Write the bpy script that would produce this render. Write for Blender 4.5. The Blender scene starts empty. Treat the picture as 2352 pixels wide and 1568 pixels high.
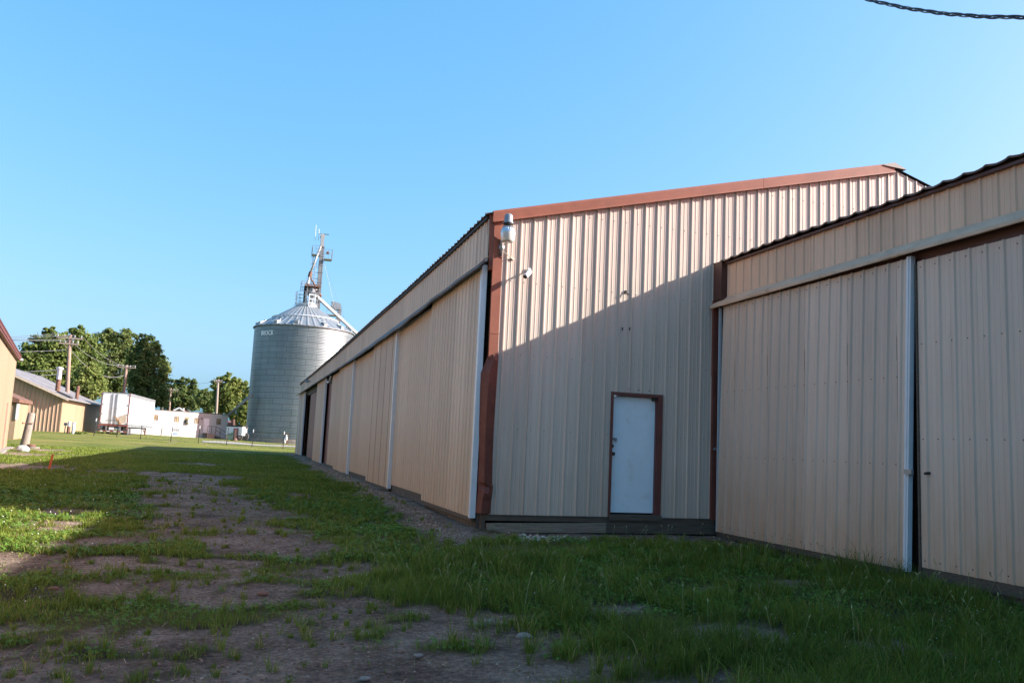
import bpy, math, random
import numpy as np
from mathutils import Vector, Matrix
R = math.radians
scene = bpy.context.scene
COL = scene.collection
rng = np.random.default_rng(7)
random.seed(7)

# ------------------------------------------------------------------ camera model
W, H = 2352., 1568.
CX, CY, F, CZ = W/2, H/2, 1920., 1.6
VP, ROLL = (538., 996.), .046
_d = Vector(((VP[0]-CX)/F, (VP[1]-CY)/F, 1)).normalized()
_p = Vector(((VP[0]+1000-CX)/F, (VP[1]+1000*ROLL-CY)/F, 1))
_n = _d.cross(_p).normalized()
if _n.y > 0: _n = -_n
_x = _d.cross(_n)
M3 = Matrix((_x, _d, _n))                      # camera (right, down, forward) -> world
def ray(u, v): return M3 @ Vector(((u-CX)/F, (v-CY)/F, 1))
def onX(u, v, X):
    r = ray(u, v)*(X/ray(u, v).x); r.z += CZ; return r
def onY(u, v, Y):
    r = ray(u, v)*(Y/ray(u, v).y); r.z += CZ; return r
def onD(u, v, D):
    q = ray(u, v); r = q*(D/math.hypot(q.x, q.y)); r.z += CZ; return r
GY = [-400, 0, 5.5, 10, 12.9, 20, 28, 37, 53, 65, 90, 900]
GZ = [-.1, 0, .02, .12, .20, .30, .36, .42, .52, .68, .75, .75]
def T(x, y):
    x = np.asarray(x, float); y = np.asarray(y, float)
    g = np.interp(y, GY, GZ)
    s = np.clip((y-45)/30, 0, 1); s = s*s*(3-2*s)
    g = g + np.clip(-x, -14, 14)*.025*s
    g = g + .10*np.exp(-((x-3.55)/.5)**2)*np.clip((y-12.3)/.6, 0, 1)*np.clip((53.5-y)/2, 0, 1)
    g = g + .05*np.clip((x-3.5)/.6, 0, 1)*np.exp(-((y-12.8)/.5)**2)
    g = g + np.clip(x, 0, 8)*.02*np.clip((13-y)/8, 0, 1)*np.clip((y+5)/8, 0, 1)
    return g
def G(u, v):
    q = ray(u, v); z = .2
    for _ in range(80):
        t = (z-CZ)/q.z if q.z < -1e-4 else 400
        t = min(t, 400)
        z = .5*z+.5*float(T(q.x*t, q.y*t))
    return Vector((q.x*t, q.y*t, z))
def dist(p): return math.hypot(p.x, p.y)
def zz(x, y, ox, oy, s): return ((ox+x/s)/1.30612, (oy+y/s)/1.30612)

# ------------------------------------------------------------------ mesh helper
class MB:
    def __init__(s, M=None):
        s.v = []; s.f = []; s.m = []; s.uv = {}; s.M = M; s.mi = 0
    def add(s, vs, fs, mi=None):
        b = len(s.v)
        for p in vs:
            p = Vector(p)
            s.v.append(s.M @ p if s.M is not None else p)
        for f in fs:
            s.f.append([b+i for i in f]); s.m.append(s.mi if mi is None else mi)
    def quad(s, a, b, c, d): s.add((a, b, c, d), ((0, 1, 2, 3),))
    def box(s, a, b, bev=0):
        (x0, y0, z0), (x1, y1, z1) = a, b
        s.add([(x0,y0,z0),(x1,y0,z0),(x1,y1,z0),(x0,y1,z0),(x0,y0,z1),(x1,y0,z1),(x1,y1,z1),(x0,y1,z1)],
              [(0,3,2,1),(4,5,6,7),(0,1,5,4),(1,2,6,5),(2,3,7,6),(3,0,4,7)])
    def hexa(s, P):                     # 8 points, bottom ring then top ring
        s.add(P, [(0,3,2,1),(4,5,6,7),(0,1,5,4),(1,2,6,5),(2,3,7,6),(3,0,4,7)])
    def bar(s, a, b, w, h=None, up=(0, 0, 1)):
        h = h or w; a = Vector(a); b = Vector(b); d = (b-a).normalized(); up = Vector(up)
        if abs(d.dot(up)) > .98: up = Vector((0, 1, 0))
        r = d.cross(up).normalized()*(w/2); q = r.cross(d).normalized()*(h/2)
        s.hexa([a-r-q, a+r-q, b+r-q, b-r-q, a-r+q, a+r+q, b+r+q, b-r+q])
    def tube(s, pts, r, n=6, cap=True):
        pts = [Vector(p) for p in pts]; k = len(pts)
        rs = r if hasattr(r, '__len__') else [r]*k
        vs = []; fs = []; ref = None
        for i, p in enumerate(pts):
            d = (pts[min(i+1, k-1)]-pts[max(i-1, 0)]).normalized()
            if ref is None:
                ref = Vector((0, 0, 1)) if abs(d.z) < .9 else Vector((1, 0, 0))
            a = d.cross(ref).normalized(); b = a.cross(d).normalized(); ref = b
            for j in range(n):
                t = 2*math.pi*j/n
                vs.append(p+(a*math.cos(t)+b*math.sin(t))*rs[i])
        for i in range(k-1):
            for j in range(n):
                fs.append((i*n+j, i*n+(j+1) % n, (i+1)*n+(j+1) % n, (i+1)*n+j))
        if cap:
            fs.append(tuple(range(n))[::-1]); fs.append(tuple((k-1)*n+j for j in range(n)))
        s.add(vs, fs)
    def lathe(s, c, prof, n=20, cap=True):   # prof: (r, z)
        c = Vector(c); vs = []; fs = []
        for r, z in prof:
            for j in range(n):
                t = 2*math.pi*j/n
                vs.append(c+Vector((r*math.cos(t), r*math.sin(t), z)))
        for i in range(len(prof)-1):
            for j in range(n):
                fs.append((i*n+j, i*n+(j+1) % n, (i+1)*n+(j+1) % n, (i+1)*n+j))
        if cap:
            fs.append(tuple(range(n))[::-1]); fs.append(tuple((len(prof)-1)*n+j for j in range(n)))
        s.add(vs, fs)
    def build(s, name, mats, parent=None, smooth=False, label=None):
        org = worldpos(parent)
        me = bpy.data.meshes.new(name)
        me.from_pydata([tuple(p-org) for p in s.v], [], s.f)
        if not isinstance(mats, (list, tuple)): mats = [mats]
        for m in mats: me.materials.append(m)
        if len(mats) > 1: me.polygons.foreach_set('material_index', s.m)
        if smooth: me.polygons.foreach_set('use_smooth', [True]*len(me.polygons))
        me.update()
        o = bpy.data.objects.new(name, me); COL.objects.link(o)
        if parent: o.parent = parent
        if label: o['label'] = label
        return o
def worldpos(o):
    p = Vector((0, 0, 0))
    while o: p = p+o.location; o = o.parent
    return p
def tag(o, label, cat, group=None, kind=None):
    o['label'] = label; o['category'] = cat
    if group: o['group'] = group
    if kind: o['kind'] = kind
    return o
def thing(name, loc, label, cat, group=None):
    o = bpy.data.objects.new(name, None); COL.objects.link(o); o.location = Vector(loc)
    o.empty_display_size = .2
    return tag(o, label, cat, group)
def copy_thing(o, loc, label=None):
    def rec(q, par):
        c = q.copy(); COL.objects.link(c); c.parent = par
        for ch in q.children: rec(ch, c)
        return c
    r = rec(o, None); r.location = Vector(loc)
    if label: r['label'] = label
    return r
def np_mesh(name, verts, loops_per, idx, mat, attrs=None, parent=None, smooth=False):
    """verts (N,3); idx flat loop vertex indices; loops_per: per-face loop count array"""
    me = bpy.data.meshes.new(name)
    me.vertices.add(len(verts)); me.vertices.foreach_set('co', np.asarray(verts, np.float32).ravel())
    me.loops.add(len(idx)); me.loops.foreach_set('vertex_index', np.asarray(idx, np.int32))
    lp = np.asarray(loops_per, np.int32)
    st = np.concatenate(([0], np.cumsum(lp)[:-1])).astype(np.int32)
    me.polygons.add(len(lp)); me.polygons.foreach_set('loop_start', st)
    try: me.polygons.foreach_set('loop_total', lp)
    except Exception: pass
    me.update(calc_edges=True)
    if attrs:
        for k, a in attrs.items():
            at = me.attributes.new(k, 'FLOAT', 'POINT'); at.data.foreach_set('value', np.asarray(a, np.float32))
    if smooth: me.polygons.foreach_set('use_smooth', np.ones(len(lp), bool))
    me.materials.append(mat)
    o = bpy.data.objects.new(name, me); COL.objects.link(o)
    if parent: o.parent = parent
    return o

# ------------------------------------------------------------------ noise
_tab = np.random.default_rng(3).random((256, 256))
def vnoise(x, y):
    xi = np.floor(x).astype(int); yi = np.floor(y).astype(int)
    fx = x-xi; fy = y-yi; fx = fx*fx*(3-2*fx); fy = fy*fy*(3-2*fy)
    a = _tab[xi & 255, yi & 255]; b = _tab[(xi+1) & 255, yi & 255]
    c = _tab[xi & 255, (yi+1) & 255]; d = _tab[(xi+1) & 255, (yi+1) & 255]
    return (a*(1-fx)+b*fx)*(1-fy)+(c*(1-fx)+d*fx)*fy
def fbm(x, y, o=4):
    s = 0; a = .5; t = 0
    for i in range(o):
        s = s+a*vnoise(x*2**i+17.3*i, y*2**i+5.1*i); t += a; a *= .55
    return s/t

# ------------------------------------------------------------------ materials
def newmat(name):
    m = bpy.data.materials.new(name); m.use_nodes = True
    nt = m.node_tree; return m, nt, nt.nodes['Principled BSDF']
def N(nt, typ, **k):
    n = nt.nodes.new(typ)
    for a, b in k.items(): setattr(n, a, b)
    return n
def ramp(nt, stops):
    r = N(nt, 'ShaderNodeValToRGB'); e = r.color_ramp.elements
    while len(e) < len(stops): e.new(.5)
    for el, (p, c) in zip(e, stops):
        el.position = p; el.color = (*c, 1) if len(c) == 3 else c
    return r
def mat(name, col, rough=.6, metal=0., var=.15, scale=3., stretch=(1, 1, 1), bump=0., bscale=40., spec=.5, col2=None, mask=(.45, .62), mscale=None):
    """painted/plain surface: noise-modulated colour, optional second colour in patches (rust, dirt), fine bump"""
    m, nt, b = newmat(name); L = nt.links.new
    tc = N(nt, 'ShaderNodeTexCoord'); mp = N(nt, 'ShaderNodeMapping'); mp.inputs['Scale'].default_value = stretch
    L(tc.outputs['Object'], mp.inputs['Vector'])
    n1 = N(nt, 'ShaderNodeTexNoise'); n1.inputs['Scale'].default_value = scale; n1.inputs['Detail'].default_value = 6
    n1.inputs['Roughness'].default_value = .65
    L(mp.outputs['Vector'], n1.inputs['Vector'])
    c0 = [max(0, c*(1-var)) for c in col]; c1 = [min(1, c*(1+var)) for c in col]
    r = ramp(nt, [(.3, c0), (.7, c1)]); L(n1.outputs['Fac'], r.inputs['Fac'])
    out = r.outputs['Color']
    if col2:
        n2 = N(nt, 'ShaderNodeTexNoise'); n2.inputs['Scale'].default_value = mscale or scale*1.7
        n2.inputs['Detail'].default_value = 8; n2.inputs['Roughness'].default_value = .7
        L(mp.outputs['Vector'], n2.inputs['Vector'])
        r2 = ramp(nt, [(mask[0], (0, 0, 0)), (mask[1], (1, 1, 1))]); L(n2.outputs['Fac'], r2.inputs['Fac'])
        mx = N(nt, 'ShaderNodeMix', data_type='RGBA'); L(r2.outputs['Color'], mx.inputs['Factor'])
        L(out, mx.inputs['A']); mx.inputs['B'].default_value = (*col2, 1); out = mx.outputs['Result']
    L(out, b.inputs['Base Color'])
    b.inputs['Roughness'].default_value = rough; b.inputs['Metallic'].default_value = metal
    b.inputs['Specular IOR Level'].default_value = spec
    if bump:
        n3 = N(nt, 'ShaderNodeTexNoise'); n3.inputs['Scale'].default_value = bscale; n3.inputs['Detail'].default_value = 5
        L(mp.outputs['Vector'], n3.inputs['Vector'])
        bp = N(nt, 'ShaderNodeBump'); bp.inputs['Strength'].default_value = bump; bp.inputs['Distance'].default_value = .02
        L(n3.outputs['Fac'], bp.inputs['Height']); L(bp.outputs['Normal'], b.inputs['Normal'])
    return m
def panel_mat(name, col, dust=(.30, .17, .09), dlo=.35, dhi=1.5, damt=.7, rough=.38, spec=.5):
    """painted steel siding: faint vertical streaks, oil-canning, mud splashed along the foot"""
    m, nt, b = newmat(name); L = nt.links.new
    tc = N(nt, 'ShaderNodeTexCoord'); geo = N(nt, 'ShaderNodeNewGeometry')
    mp = N(nt, 'ShaderNodeMapping'); mp.inputs['Scale'].default_value = (9, 9, .35)
    L(tc.outputs['Object'], mp.inputs['Vector'])
    n1 = N(nt, 'ShaderNodeTexNoise'); n1.inputs['Scale'].default_value = 1.6; n1.inputs['Detail'].default_value = 7
    n1.inputs['Roughness'].default_value = .7; L(mp.outputs['Vector'], n1.inputs['Vector'])
    r = ramp(nt, [(.25, [c*.86 for c in col]), (.5, col), (.8, [min(1, c*1.09) for c in col])])
    L(n1.outputs['Fac'], r.inputs['Fac'])
    so_ = N(nt, 'ShaderNodeSeparateXYZ'); L(geo.outputs['Position'], so_.inputs['Vector'])
    ad_ = N(nt, 'ShaderNodeMath', operation='ADD'); L(so_.outputs['X'], ad_.inputs[0]); L(so_.outputs['Y'], ad_.inputs[1])
    dv_ = N(nt, 'ShaderNodeMath', operation='DIVIDE'); L(ad_.outputs[0], dv_.inputs[0]); dv_.inputs[1].default_value = .916
    fl_ = N(nt, 'ShaderNodeMath', operation='FLOOR'); L(dv_.outputs[0], fl_.inputs[0])
    wn_ = N(nt, 'ShaderNodeTexWhiteNoise', noise_dimensions='1D'); L(fl_.outputs[0], wn_.inputs['W'])
    mr_ = N(nt, 'ShaderNodeMapRange'); mr_.inputs['To Min'].default_value = .90; mr_.inputs['To Max'].default_value = 1.06; L(wn_.outputs['Value'], mr_.inputs['Value'])
    sc2 = N(nt, 'ShaderNodeVectorMath', operation='SCALE'); L(r.outputs['Color'], sc2.inputs[0]); L(mr_.outputs['Result'], sc2.inputs['Scale'])
    sx = N(nt, 'ShaderNodeSeparateXYZ'); L(geo.outputs['Position'], sx.inputs['Vector'])
    nb = N(nt, 'ShaderNodeTexNoise'); nb.inputs['Scale'].default_value = 1.3; nb.inputs['Detail'].default_value = 8
    nb.inputs['Roughness'].default_value = .72
    mp2 = N(nt, 'ShaderNodeMapping'); mp2.inputs['Scale'].default_value = (4, 4, 1.2)
    L(tc.outputs['Object'], mp2.inputs['Vector']); L(mp2.outputs['Vector'], nb.inputs['Vector'])
    mr = N(nt, 'ShaderNodeMapRange'); mr.inputs['From Min'].default_value = dhi; mr.inputs['From Max'].default_value = dlo
    L(sx.outputs['Z'], mr.inputs['Value'])
    mu = N(nt, 'ShaderNodeMath', operation='MULTIPLY'); L(mr.outputs['Result'], mu.inputs[0]); L(nb.outputs['Fac'], mu.inputs[1])
    mu2 = N(nt, 'ShaderNodeMath', operation='MULTIPLY', use_clamp=True); L(mu.outputs[0], mu2.inputs[0]); mu2.inputs[1].default_value = damt*1.6
    mx = N(nt, 'ShaderNodeMix', data_type='RGBA'); L(mu2.outputs[0], mx.inputs['Factor'])
    L(sc2.outputs['Vector'], mx.inputs['A']); mx.inputs['B'].default_value = (*dust, 1)
    fr_ = N(nt, 'ShaderNodeMath', operation='FRACT'); L(dv_.outputs[0], fr_.inputs[0])
    lt_ = N(nt, 'ShaderNodeMath', operation='LESS_THAN'); L(fr_.outputs[0], lt_.inputs[0]); lt_.inputs[1].default_value = .011
    ls_ = N(nt, 'ShaderNodeMath', operation='MULTIPLY'); L(lt_.outputs[0], ls_.inputs[0]); ls_.inputs[1].default_value = .55
    seam = N(nt, 'ShaderNodeMix', data_type='RGBA'); L(ls_.outputs[0], seam.inputs['Factor']); L(mx.outputs['Result'], seam.inputs['A']); seam.inputs['B'].default_value = (.07, .05, .04, 1)
    mp3 = N(nt, 'ShaderNodeMapping'); mp3.inputs['Scale'].default_value = (14, 14, .55); L(tc.outputs['Object'], mp3.inputs['Vector'])
    nr_ = N(nt, 'ShaderNodeTexNoise'); nr_.inputs['Scale'].default_value = 1.; nr_.inputs['Detail'].default_value = 5; nr_.inputs['Roughness'].default_value = .75; L(mp3.outputs['Vector'], nr_.inputs['Vector'])
    rr2 = ramp(nt, [(.66, (0, 0, 0)), (.80, (.6, .6, .6))]); L(nr_.outputs['Fac'], rr2.inputs['Fac'])
    rst = N(nt, 'ShaderNodeMix', data_type='RGBA'); L(rr2.outputs['Color'], rst.inputs['Factor']); L(seam.outputs['Result'], rst.inputs['A']); rst.inputs['B'].default_value = (.26, .13, .07, 1)
    L(rst.outputs['Result'], b.inputs['Base Color'])
    rr = N(nt, 'ShaderNodeMapRange'); rr.inputs['To Min'].default_value = rough-.06; rr.inputs['To Max'].default_value = rough+.14
    L(nb.outputs['Fac'], rr.inputs['Value']); L(rr.outputs['Result'], b.inputs['Roughness'])
    b.inputs['Specular IOR Level'].default_value = spec
    n3 = N(nt, 'ShaderNodeTexNoise'); n3.inputs['Scale'].default_value = 1.1; n3.inputs['Detail'].default_value = 2
    L(tc.outputs['Object'], n3.inputs['Vector'])
    bp = N(nt, 'ShaderNodeBump'); bp.inputs['Strength'].default_value = .22; bp.inputs['Distance'].default_value = .06
    L(n3.outputs['Fac'], bp.inputs['Height']); L(bp.outputs['Normal'], b.inputs['Normal'])
    return m
def brick_mat(name, c1, c2, mortar, bw, bh, ms, rough=.6, metal=0., coord='UV', bump=.3, off=.5):
    m, nt, b = newmat(name); L = nt.links.new
    tc = N(nt, 'ShaderNodeTexCoord')
    br = N(nt, 'ShaderNodeTexBrick'); br.inputs['Scale'].default_value = 1; br.offset = off
    br.inputs['Color1'].default_value = (*c1, 1); br.inputs['Color2'].default_value = (*c2, 1); br.inputs['Mortar'].default_value = (*mortar, 1)
    br.inputs['Brick Width'].default_value = bw; br.inputs['Row Height'].default_value = bh; br.inputs['Mortar Size'].default_value = ms
    br.inputs['Mortar Smooth'].default_value = .1
    L(tc.outputs[coord], br.inputs['Vector'])
    n1 = N(nt, 'ShaderNodeTexNoise'); n1.inputs['Scale'].default_value = 6; n1.inputs['Detail'].default_value = 6
    L(tc.outputs['Object'], n1.inputs['Vector'])
    mx = N(nt, 'ShaderNodeMix', data_type='RGBA', blend_type='MULTIPLY'); mx.inputs['Factor'].default_value = .5
    L(br.outputs['Color'], mx.inputs['A']); L(n1.outputs['Fac'], mx.inputs['B'])
    g = N(nt, 'ShaderNodeBrightContrast'); g.inputs['Bright'].default_value = 0.; L(mx.outputs['Result'], g.inputs['Color'])
    L(g.outputs['Color'], b.inputs['Base Color'])
    b.inputs['Roughness'].default_value = rough; b.inputs['Metallic'].default_value = metal
    return m

TAN = (.575, .455, .37)
M_wall = panel_mat('tan_siding', TAN, damt=.25, spec=.25, rough=.45)
M_wallp = panel_mat('tan_siding_door', (.60, .47, .38), dust=(.44, .27, .16), dhi=1.9, damt=.8, spec=.2, rough=.5)
M_side = panel_mat('tan_siding_dusty', (.61, .50, .40), dust=(.50, .32, .19), dhi=2.4, damt=.8, spec=.12, rough=.6)
M_fascia = panel_mat('tan_siding_fascia', (.66, .45, .32), damt=0, rough=.6, spec=.15)
M_brown = mat('brown_trim_paint', (.25, .085, .052), spec=.25, rough=.5, var=.12, scale=4, col2=(.2, .08, .05), mask=(.55, .75))
M_dkbrown = mat('dark_brown_paint', (.075, .03, .024), rough=.5, var=.2, scale=3)
M_white = mat('white_trim_paint', (.60, .62, .64), rough=.35, var=.06, scale=5, col2=(.5, .45, .4), mask=(.62, .8))
M_door = mat('white_door_paint', (.70, .76, .80), rough=.4, var=.05, scale=2, col2=(.6, .58, .53), mask=(.55, .8), bump=.03, bscale=6)
M_dark = mat('black_rust', (.022, .019, .018), rough=.7, var=.3, scale=8)
M_track = mat('weathered_track_steel', (.05, .053, .062), rough=.5, metal=.2, var=.3, scale=6, stretch=(1, .2, 1), col2=(.05, .035, .03), mask=(.5, .7))
M_trackt = mat('tan_track_flashing', (.54, .40, .29), spec=.2, rough=.5, var=.15, scale=5, stretch=(1, .6, 1), col2=(.22, .15, .10), mask=(.58, .75))
M_roofdk = mat('dark_roof_steel', (.07, .06, .055), rough=.55, metal=.2, var=.3, scale=5, col2=(.10, .05, .03))
M_wood = mat('weathered_board', (.22, .175, .13), rough=.85, var=.35, scale=5, stretch=(.6, 4, 14), bump=.4, bscale=14, col2=(.09, .07, .055), mask=(.5, .7))
M_wooddk = mat('dark_damp_board', (.09, .068, .05), rough=.85, var=.4, scale=5, stretch=(.8, 3, 12), bump=.4, bscale=14)
M_post = mat('grey_wood_pole', (.23, .19, .155), rough=.9, var=.35, scale=6, stretch=(6, 6, .8), bump=.5, bscale=12)
M_pole = mat('brown_utility_pole', (.24, .16, .12), rough=.9, var=.3, scale=4, stretch=(5, 5, .5))
M_galv = mat('galvanised_steel', (.30, .325, .335), rough=.42, metal=.55, var=.12, scale=2.5)
M_galvd = mat('dull_galvanised_steel', (.20, .215, .225), rough=.55, metal=.4, var=.2, scale=2)
M_pale = mat('pale_galvanised_steel', (.33, .335, .33), rough=.45, metal=.3, var=.12)
M_rust = mat('rusty_steel', (.16, .075, .045), rough=.8, var=.35, scale=5, col2=(.07, .04, .03))
M_alum = mat('spun_aluminium', (.62, .66, .70), rough=.3, metal=.85, var=.08, scale=8)
M_grey = mat('grey_enamel', (.22, .24, .26), rough=.4, metal=.3, var=.1)
M_wire = mat('black_cable_jacket', (.012, .012, .02), rough=.35, var=.2)
M_linewire = mat('grey_line_wire', (.30, .30, .30), rough=.5, metal=.3, var=.1)
M_concrete = mat('stained_concrete', (.30, .27, .24), rough=.9, var=.2, scale=1.5, col2=(.11, .09, .075), mask=(.45, .7), bump=.2)
M_stone = mat('pale_field_stone', (.21, .18, .155), rough=.9, var=.25, scale=6, bump=.5, bscale=15)
M_cream = panel_mat('cream_siding', (.29, .21, .128), damt=.15, rough=.5)
M_creamrib = panel_mat('beige_ribbed_siding', (.42, .29, .19), damt=.1, rough=.5)
M_maroon = mat('maroon_roof_edge', (.11, .035, .03), rough=.6, var=.2)
M_roofgrey = mat('grey_sheet_roof', (.20, .19, .19), rough=.6, metal=.2, var=.18, scale=1.2, stretch=(1, .3, 1), col2=(.12, .11, .11), mask=(.5, .7))
M_twhite = mat('white_trailer_panel', (.62, .63, .65), rough=.35, var=.04, scale=1.2)
M_tred = mat('faded_red_rail', (.17, .055, .045), rough=.6, var=.2, scale=5)
M_tyre = mat('dusty_tyre_rubber', (.045, .043, .042), rough=.9, var=.3, scale=7)
M_orange = mat('orange_marker_paint', (.55, .10, .02), rough=.5, var=.1)
M_vinyl = mat('white_lap_siding', (.33, .35, .345), rough=.5, var=.05, scale=1)
M_glass = mat('dull_window_glass', (.10, .09, .06), rough=.12, var=.4, scale=1.5, col2=(.30, .25, .13), mask=(.45, .55))
M_bronze = mat('bronze_window_frame', (.13, .10, .08), rough=.5, var=.1)
M_roofred = mat('dull_red_shingles', (.15, .06, .05), rough=.85, var=.25, scale=3)
M_brick = mat('orange_brick', (.42, .20, .14), rough=.9, var=.25, scale=8, stretch=(1, 1, 3))
M_green = mat('dark_green_steel', (.03, .07, .055), rough=.5, var=.2)
M_ply = mat('weathered_plywood', (.42, .36, .28), rough=.8, var=.2, scale=4, stretch=(1, 1, .4))

# translucent white bowl
M_bowl, nt, b = newmat('frosted_acrylic_bowl')
b.inputs['Base Color'].default_value = (.62, .60, .52, 1); b.inputs['Roughness'].default_value = .3
b.inputs['Transmission Weight'].default_value = .25; b.inputs['Subsurface Weight'].default_value = .2

# leaves / grass: colour from a per-leaf 'tone' attribute
def leaf_mat(name, stops, rough=.55, transl=.25):
    m, nt, b = newmat(name); L = nt.links.new
    at = N(nt, 'ShaderNodeAttribute'); at.attribute_name = 'tone'
    r = ramp(nt, stops); L(at.outputs['Fac'], r.inputs['Fac']); L(r.outputs['Color'], b.inputs['Base Color'])
    b.inputs['Roughness'].default_value = rough; b.inputs['Specular IOR Level'].default_value = .12
    if transl:
        tr = N(nt, 'ShaderNodeBsdfTranslucent'); L(r.outputs['Color'], tr.inputs['Color'])
        mx = N(nt, 'ShaderNodeMixShader'); mx.inputs['Fac'].default_value = transl
        L(b.outputs['BSDF'], mx.inputs[1]); L(tr.outputs['BSDF'], mx.inputs[2])
        L(mx.outputs['Shader'], nt.nodes['Material Output'].inputs['Surface'])
    return m
M_grass = leaf_mat('grass_blades', [(0, (.07, .10, .018)), (.35, (.135, .19, .028)), (.7, (.21, .255, .045)), (.82, (.26, .25, .06)), (1, (.42, .31, .16))], rough=.7, transl=.35)
M_clover = leaf_mat('clover_leaves', [(0, (.065, .14, .022)), (1, (.14, .25, .04))], rough=.6, transl=.2)
M_leafA = leaf_mat('maple_leaves', [(0, (.085, .13, .04)), (.5, (.165, .22, .06)), (1, (.27, .30, .09))], transl=.5)
M_leafB = leaf_mat('oak_leaves', [(0, (.08, .12, .04)), (.5, (.14, .19, .06)), (1, (.22, .25, .085))], transl=.5)
M_bark = mat('tree_bark', (.10, .08, .06), rough=.95, var=.3, scale=2)
M_clfl = mat('clover_flower_heads', (.7, .68, .62), rough=.8, var=.1)
M_gravel = leaf_mat('limestone_gravel', [(0, (.13, .075, .05)), (.5, (.28, .19, .14)), (.8, (.40, .33, .27)), (1, (.56, .52, .47))], rough=.9, transl=0)

# ------------------------------------------------------------------ ribbed sheet
def rib_profile(L, phase, pitch=.229, h=.021, minor=.004):
    base = [(-.0235, 0), (-.0095, h), (.0095, h), (.0235, 0)]
    for c in (.077, .152):
        base += [(c-.009, 0), (c-.004, minor), (c+.004, minor), (c+.009, 0)]
    pts = [(0., 0.)]
    k = math.floor((0-phase)/pitch)-1
    while phase+k*pitch < L+pitch:
        for o, d in base:
            u = phase+k*pitch+o
            if 1e-4 < u < L-1e-4: pts.append((u, d))
        k += 1
    pts.append((L, 0.)); pts.sort()
    return pts
def ribbed(mb, o, ud, L, nd, zlo, zhi, phase=0., shear=0., flip=False, mi=None, **k):
    """vertical ribbed sheet from o along ud (horizontal), ribs pointing to nd; zlo/zhi are numbers or functions of u"""
    fl = zlo if callable(zlo) else (lambda u: zlo); fh = zhi if callable(zhi) else (lambda u: zhi)
    o = Vector(o); ud = Vector(ud); nd = Vector(nd); vs = []; fs = []
    z0 = fl(0)
    for u, d in rib_profile(L, phase, **k):
        for z in (fl(u), fh(u)):
            p = o+ud*(u+shear*(z-z0))+nd*d; p.z = z; vs.append(p)
    n = len(vs)//2
    for i in range(n-1):
        q = (2*i, 2*i+2, 2*i+3, 2*i+1)
        fs.append(q[::-1] if flip else q)
    mb.add(vs, fs, mi)
def lerpf(xs, ys): return lambda y: float(np.interp(y, xs, ys))

# ================================================================== THE LONG BARN
YG, XW = 12.9, 3.84
eave = lerpf([12.4, 16, 20, 25, 35, 45, 54], [5.36, 5.27, 5.20, 5.14, 4.99, 4.90, 4.87])
tlo = lerpf([12.4, 16, 19.3, 27, 45, 54], [4.47, 4.42, 4.31, 4.23, 4.20, 4.18])     # lower edge of track hood
thi = lerpf([12.4, 20.7, 30, 54], [4.62, 4.50, 4.38, 4.28])                            # where hood meets fascia
YE = 54.0
verge = lambda x: 5.40+(x-3.79)*.2535 if x < 11.9 else 5.40+(11.9-3.79)*.2535-(x-11.9)*.30
XR = 20.0
barn = thing('long_barn', (11.9, 33, .3), 'long tan metal barn with brown trimmed gable, white entry door and side sliding doors', 'barn')

mb = MB()
def seg(x0, x1, zl):
    ribbed(mb, (x0, YG, 0), (1, 0, 0), x1-x0, (0, -1, 0), zl, lambda u: verge(x0+u)-.06, phase=(4.03-x0) % .229)
seg(3.92, 6.0, .52); seg(6.0, 6.95, 2.60); seg(6.95, XR, .52)
# screw heads, dark slots and brackets on the sheet
mb.mi = 1
for z, x1 in ((3.09, 8), (4.30, 9.5), (1.88, 8), (5.55, 12), (6.45, 12)):
    k = 0
    while 4.03+k*.229 < x1:
        x = 4.03+k*.229+.1145-.03
        if z < verge(x)-.2 and not (5.95 < x < 7 and z < 2.6): mb.box((x-.0055, YG-.007, z-.0055), (x+.0055, YG+.001, z+.0055))
        k += 1
for x in (6.1, 6.3, 6.5, 6.7): mb.box((x-.008, YG-.012, 2.65), (x+.008, YG+.001, 2.666))
for u in (1193, 1246):
    p = onY(*zz(u, 944, 1380, 600, 2.45), YG); mb.box((p.x-.008, YG-.016, p.z-.03), (p.x+.008, YG-.002, p.z+.02))
mb.build('gable_wall', [M_wall, M_dark], barn)
# rake trim: face, lip and top flange, in two lengths
def rake(x0, x1):
    mb = MB(); a, b = verge(x0), verge(x1); y0, y1 = YG-.075, YG+.02
    P = lambda x, y, z: (x, y, z)
    prof = [(y1, .035), (y0, .035), (y0-.01, .0), (y0+.004, -.125), (y0-.022, -.135), (y0-.022, -.16), (y1-.02, -.16)]
    vs = []; 
    for x, z in ((x0, a), (x1, b)):
        for y, dz in prof: vs.append((x, y, z+dz))
    n = len(prof); fs = [(i, i+1, n+i+1, n+i) for i in range(n-1)]
    fs += [tuple(range(n))[::-1], tuple(range(n, 2*n))]
    mb.add(vs, fs); return mb
rk = rake(3.74, 8.90).build('rake_trim', M_brown, barn)
rake(8.906, 11.92).build('rake_trim', M_brown, barn)
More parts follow.
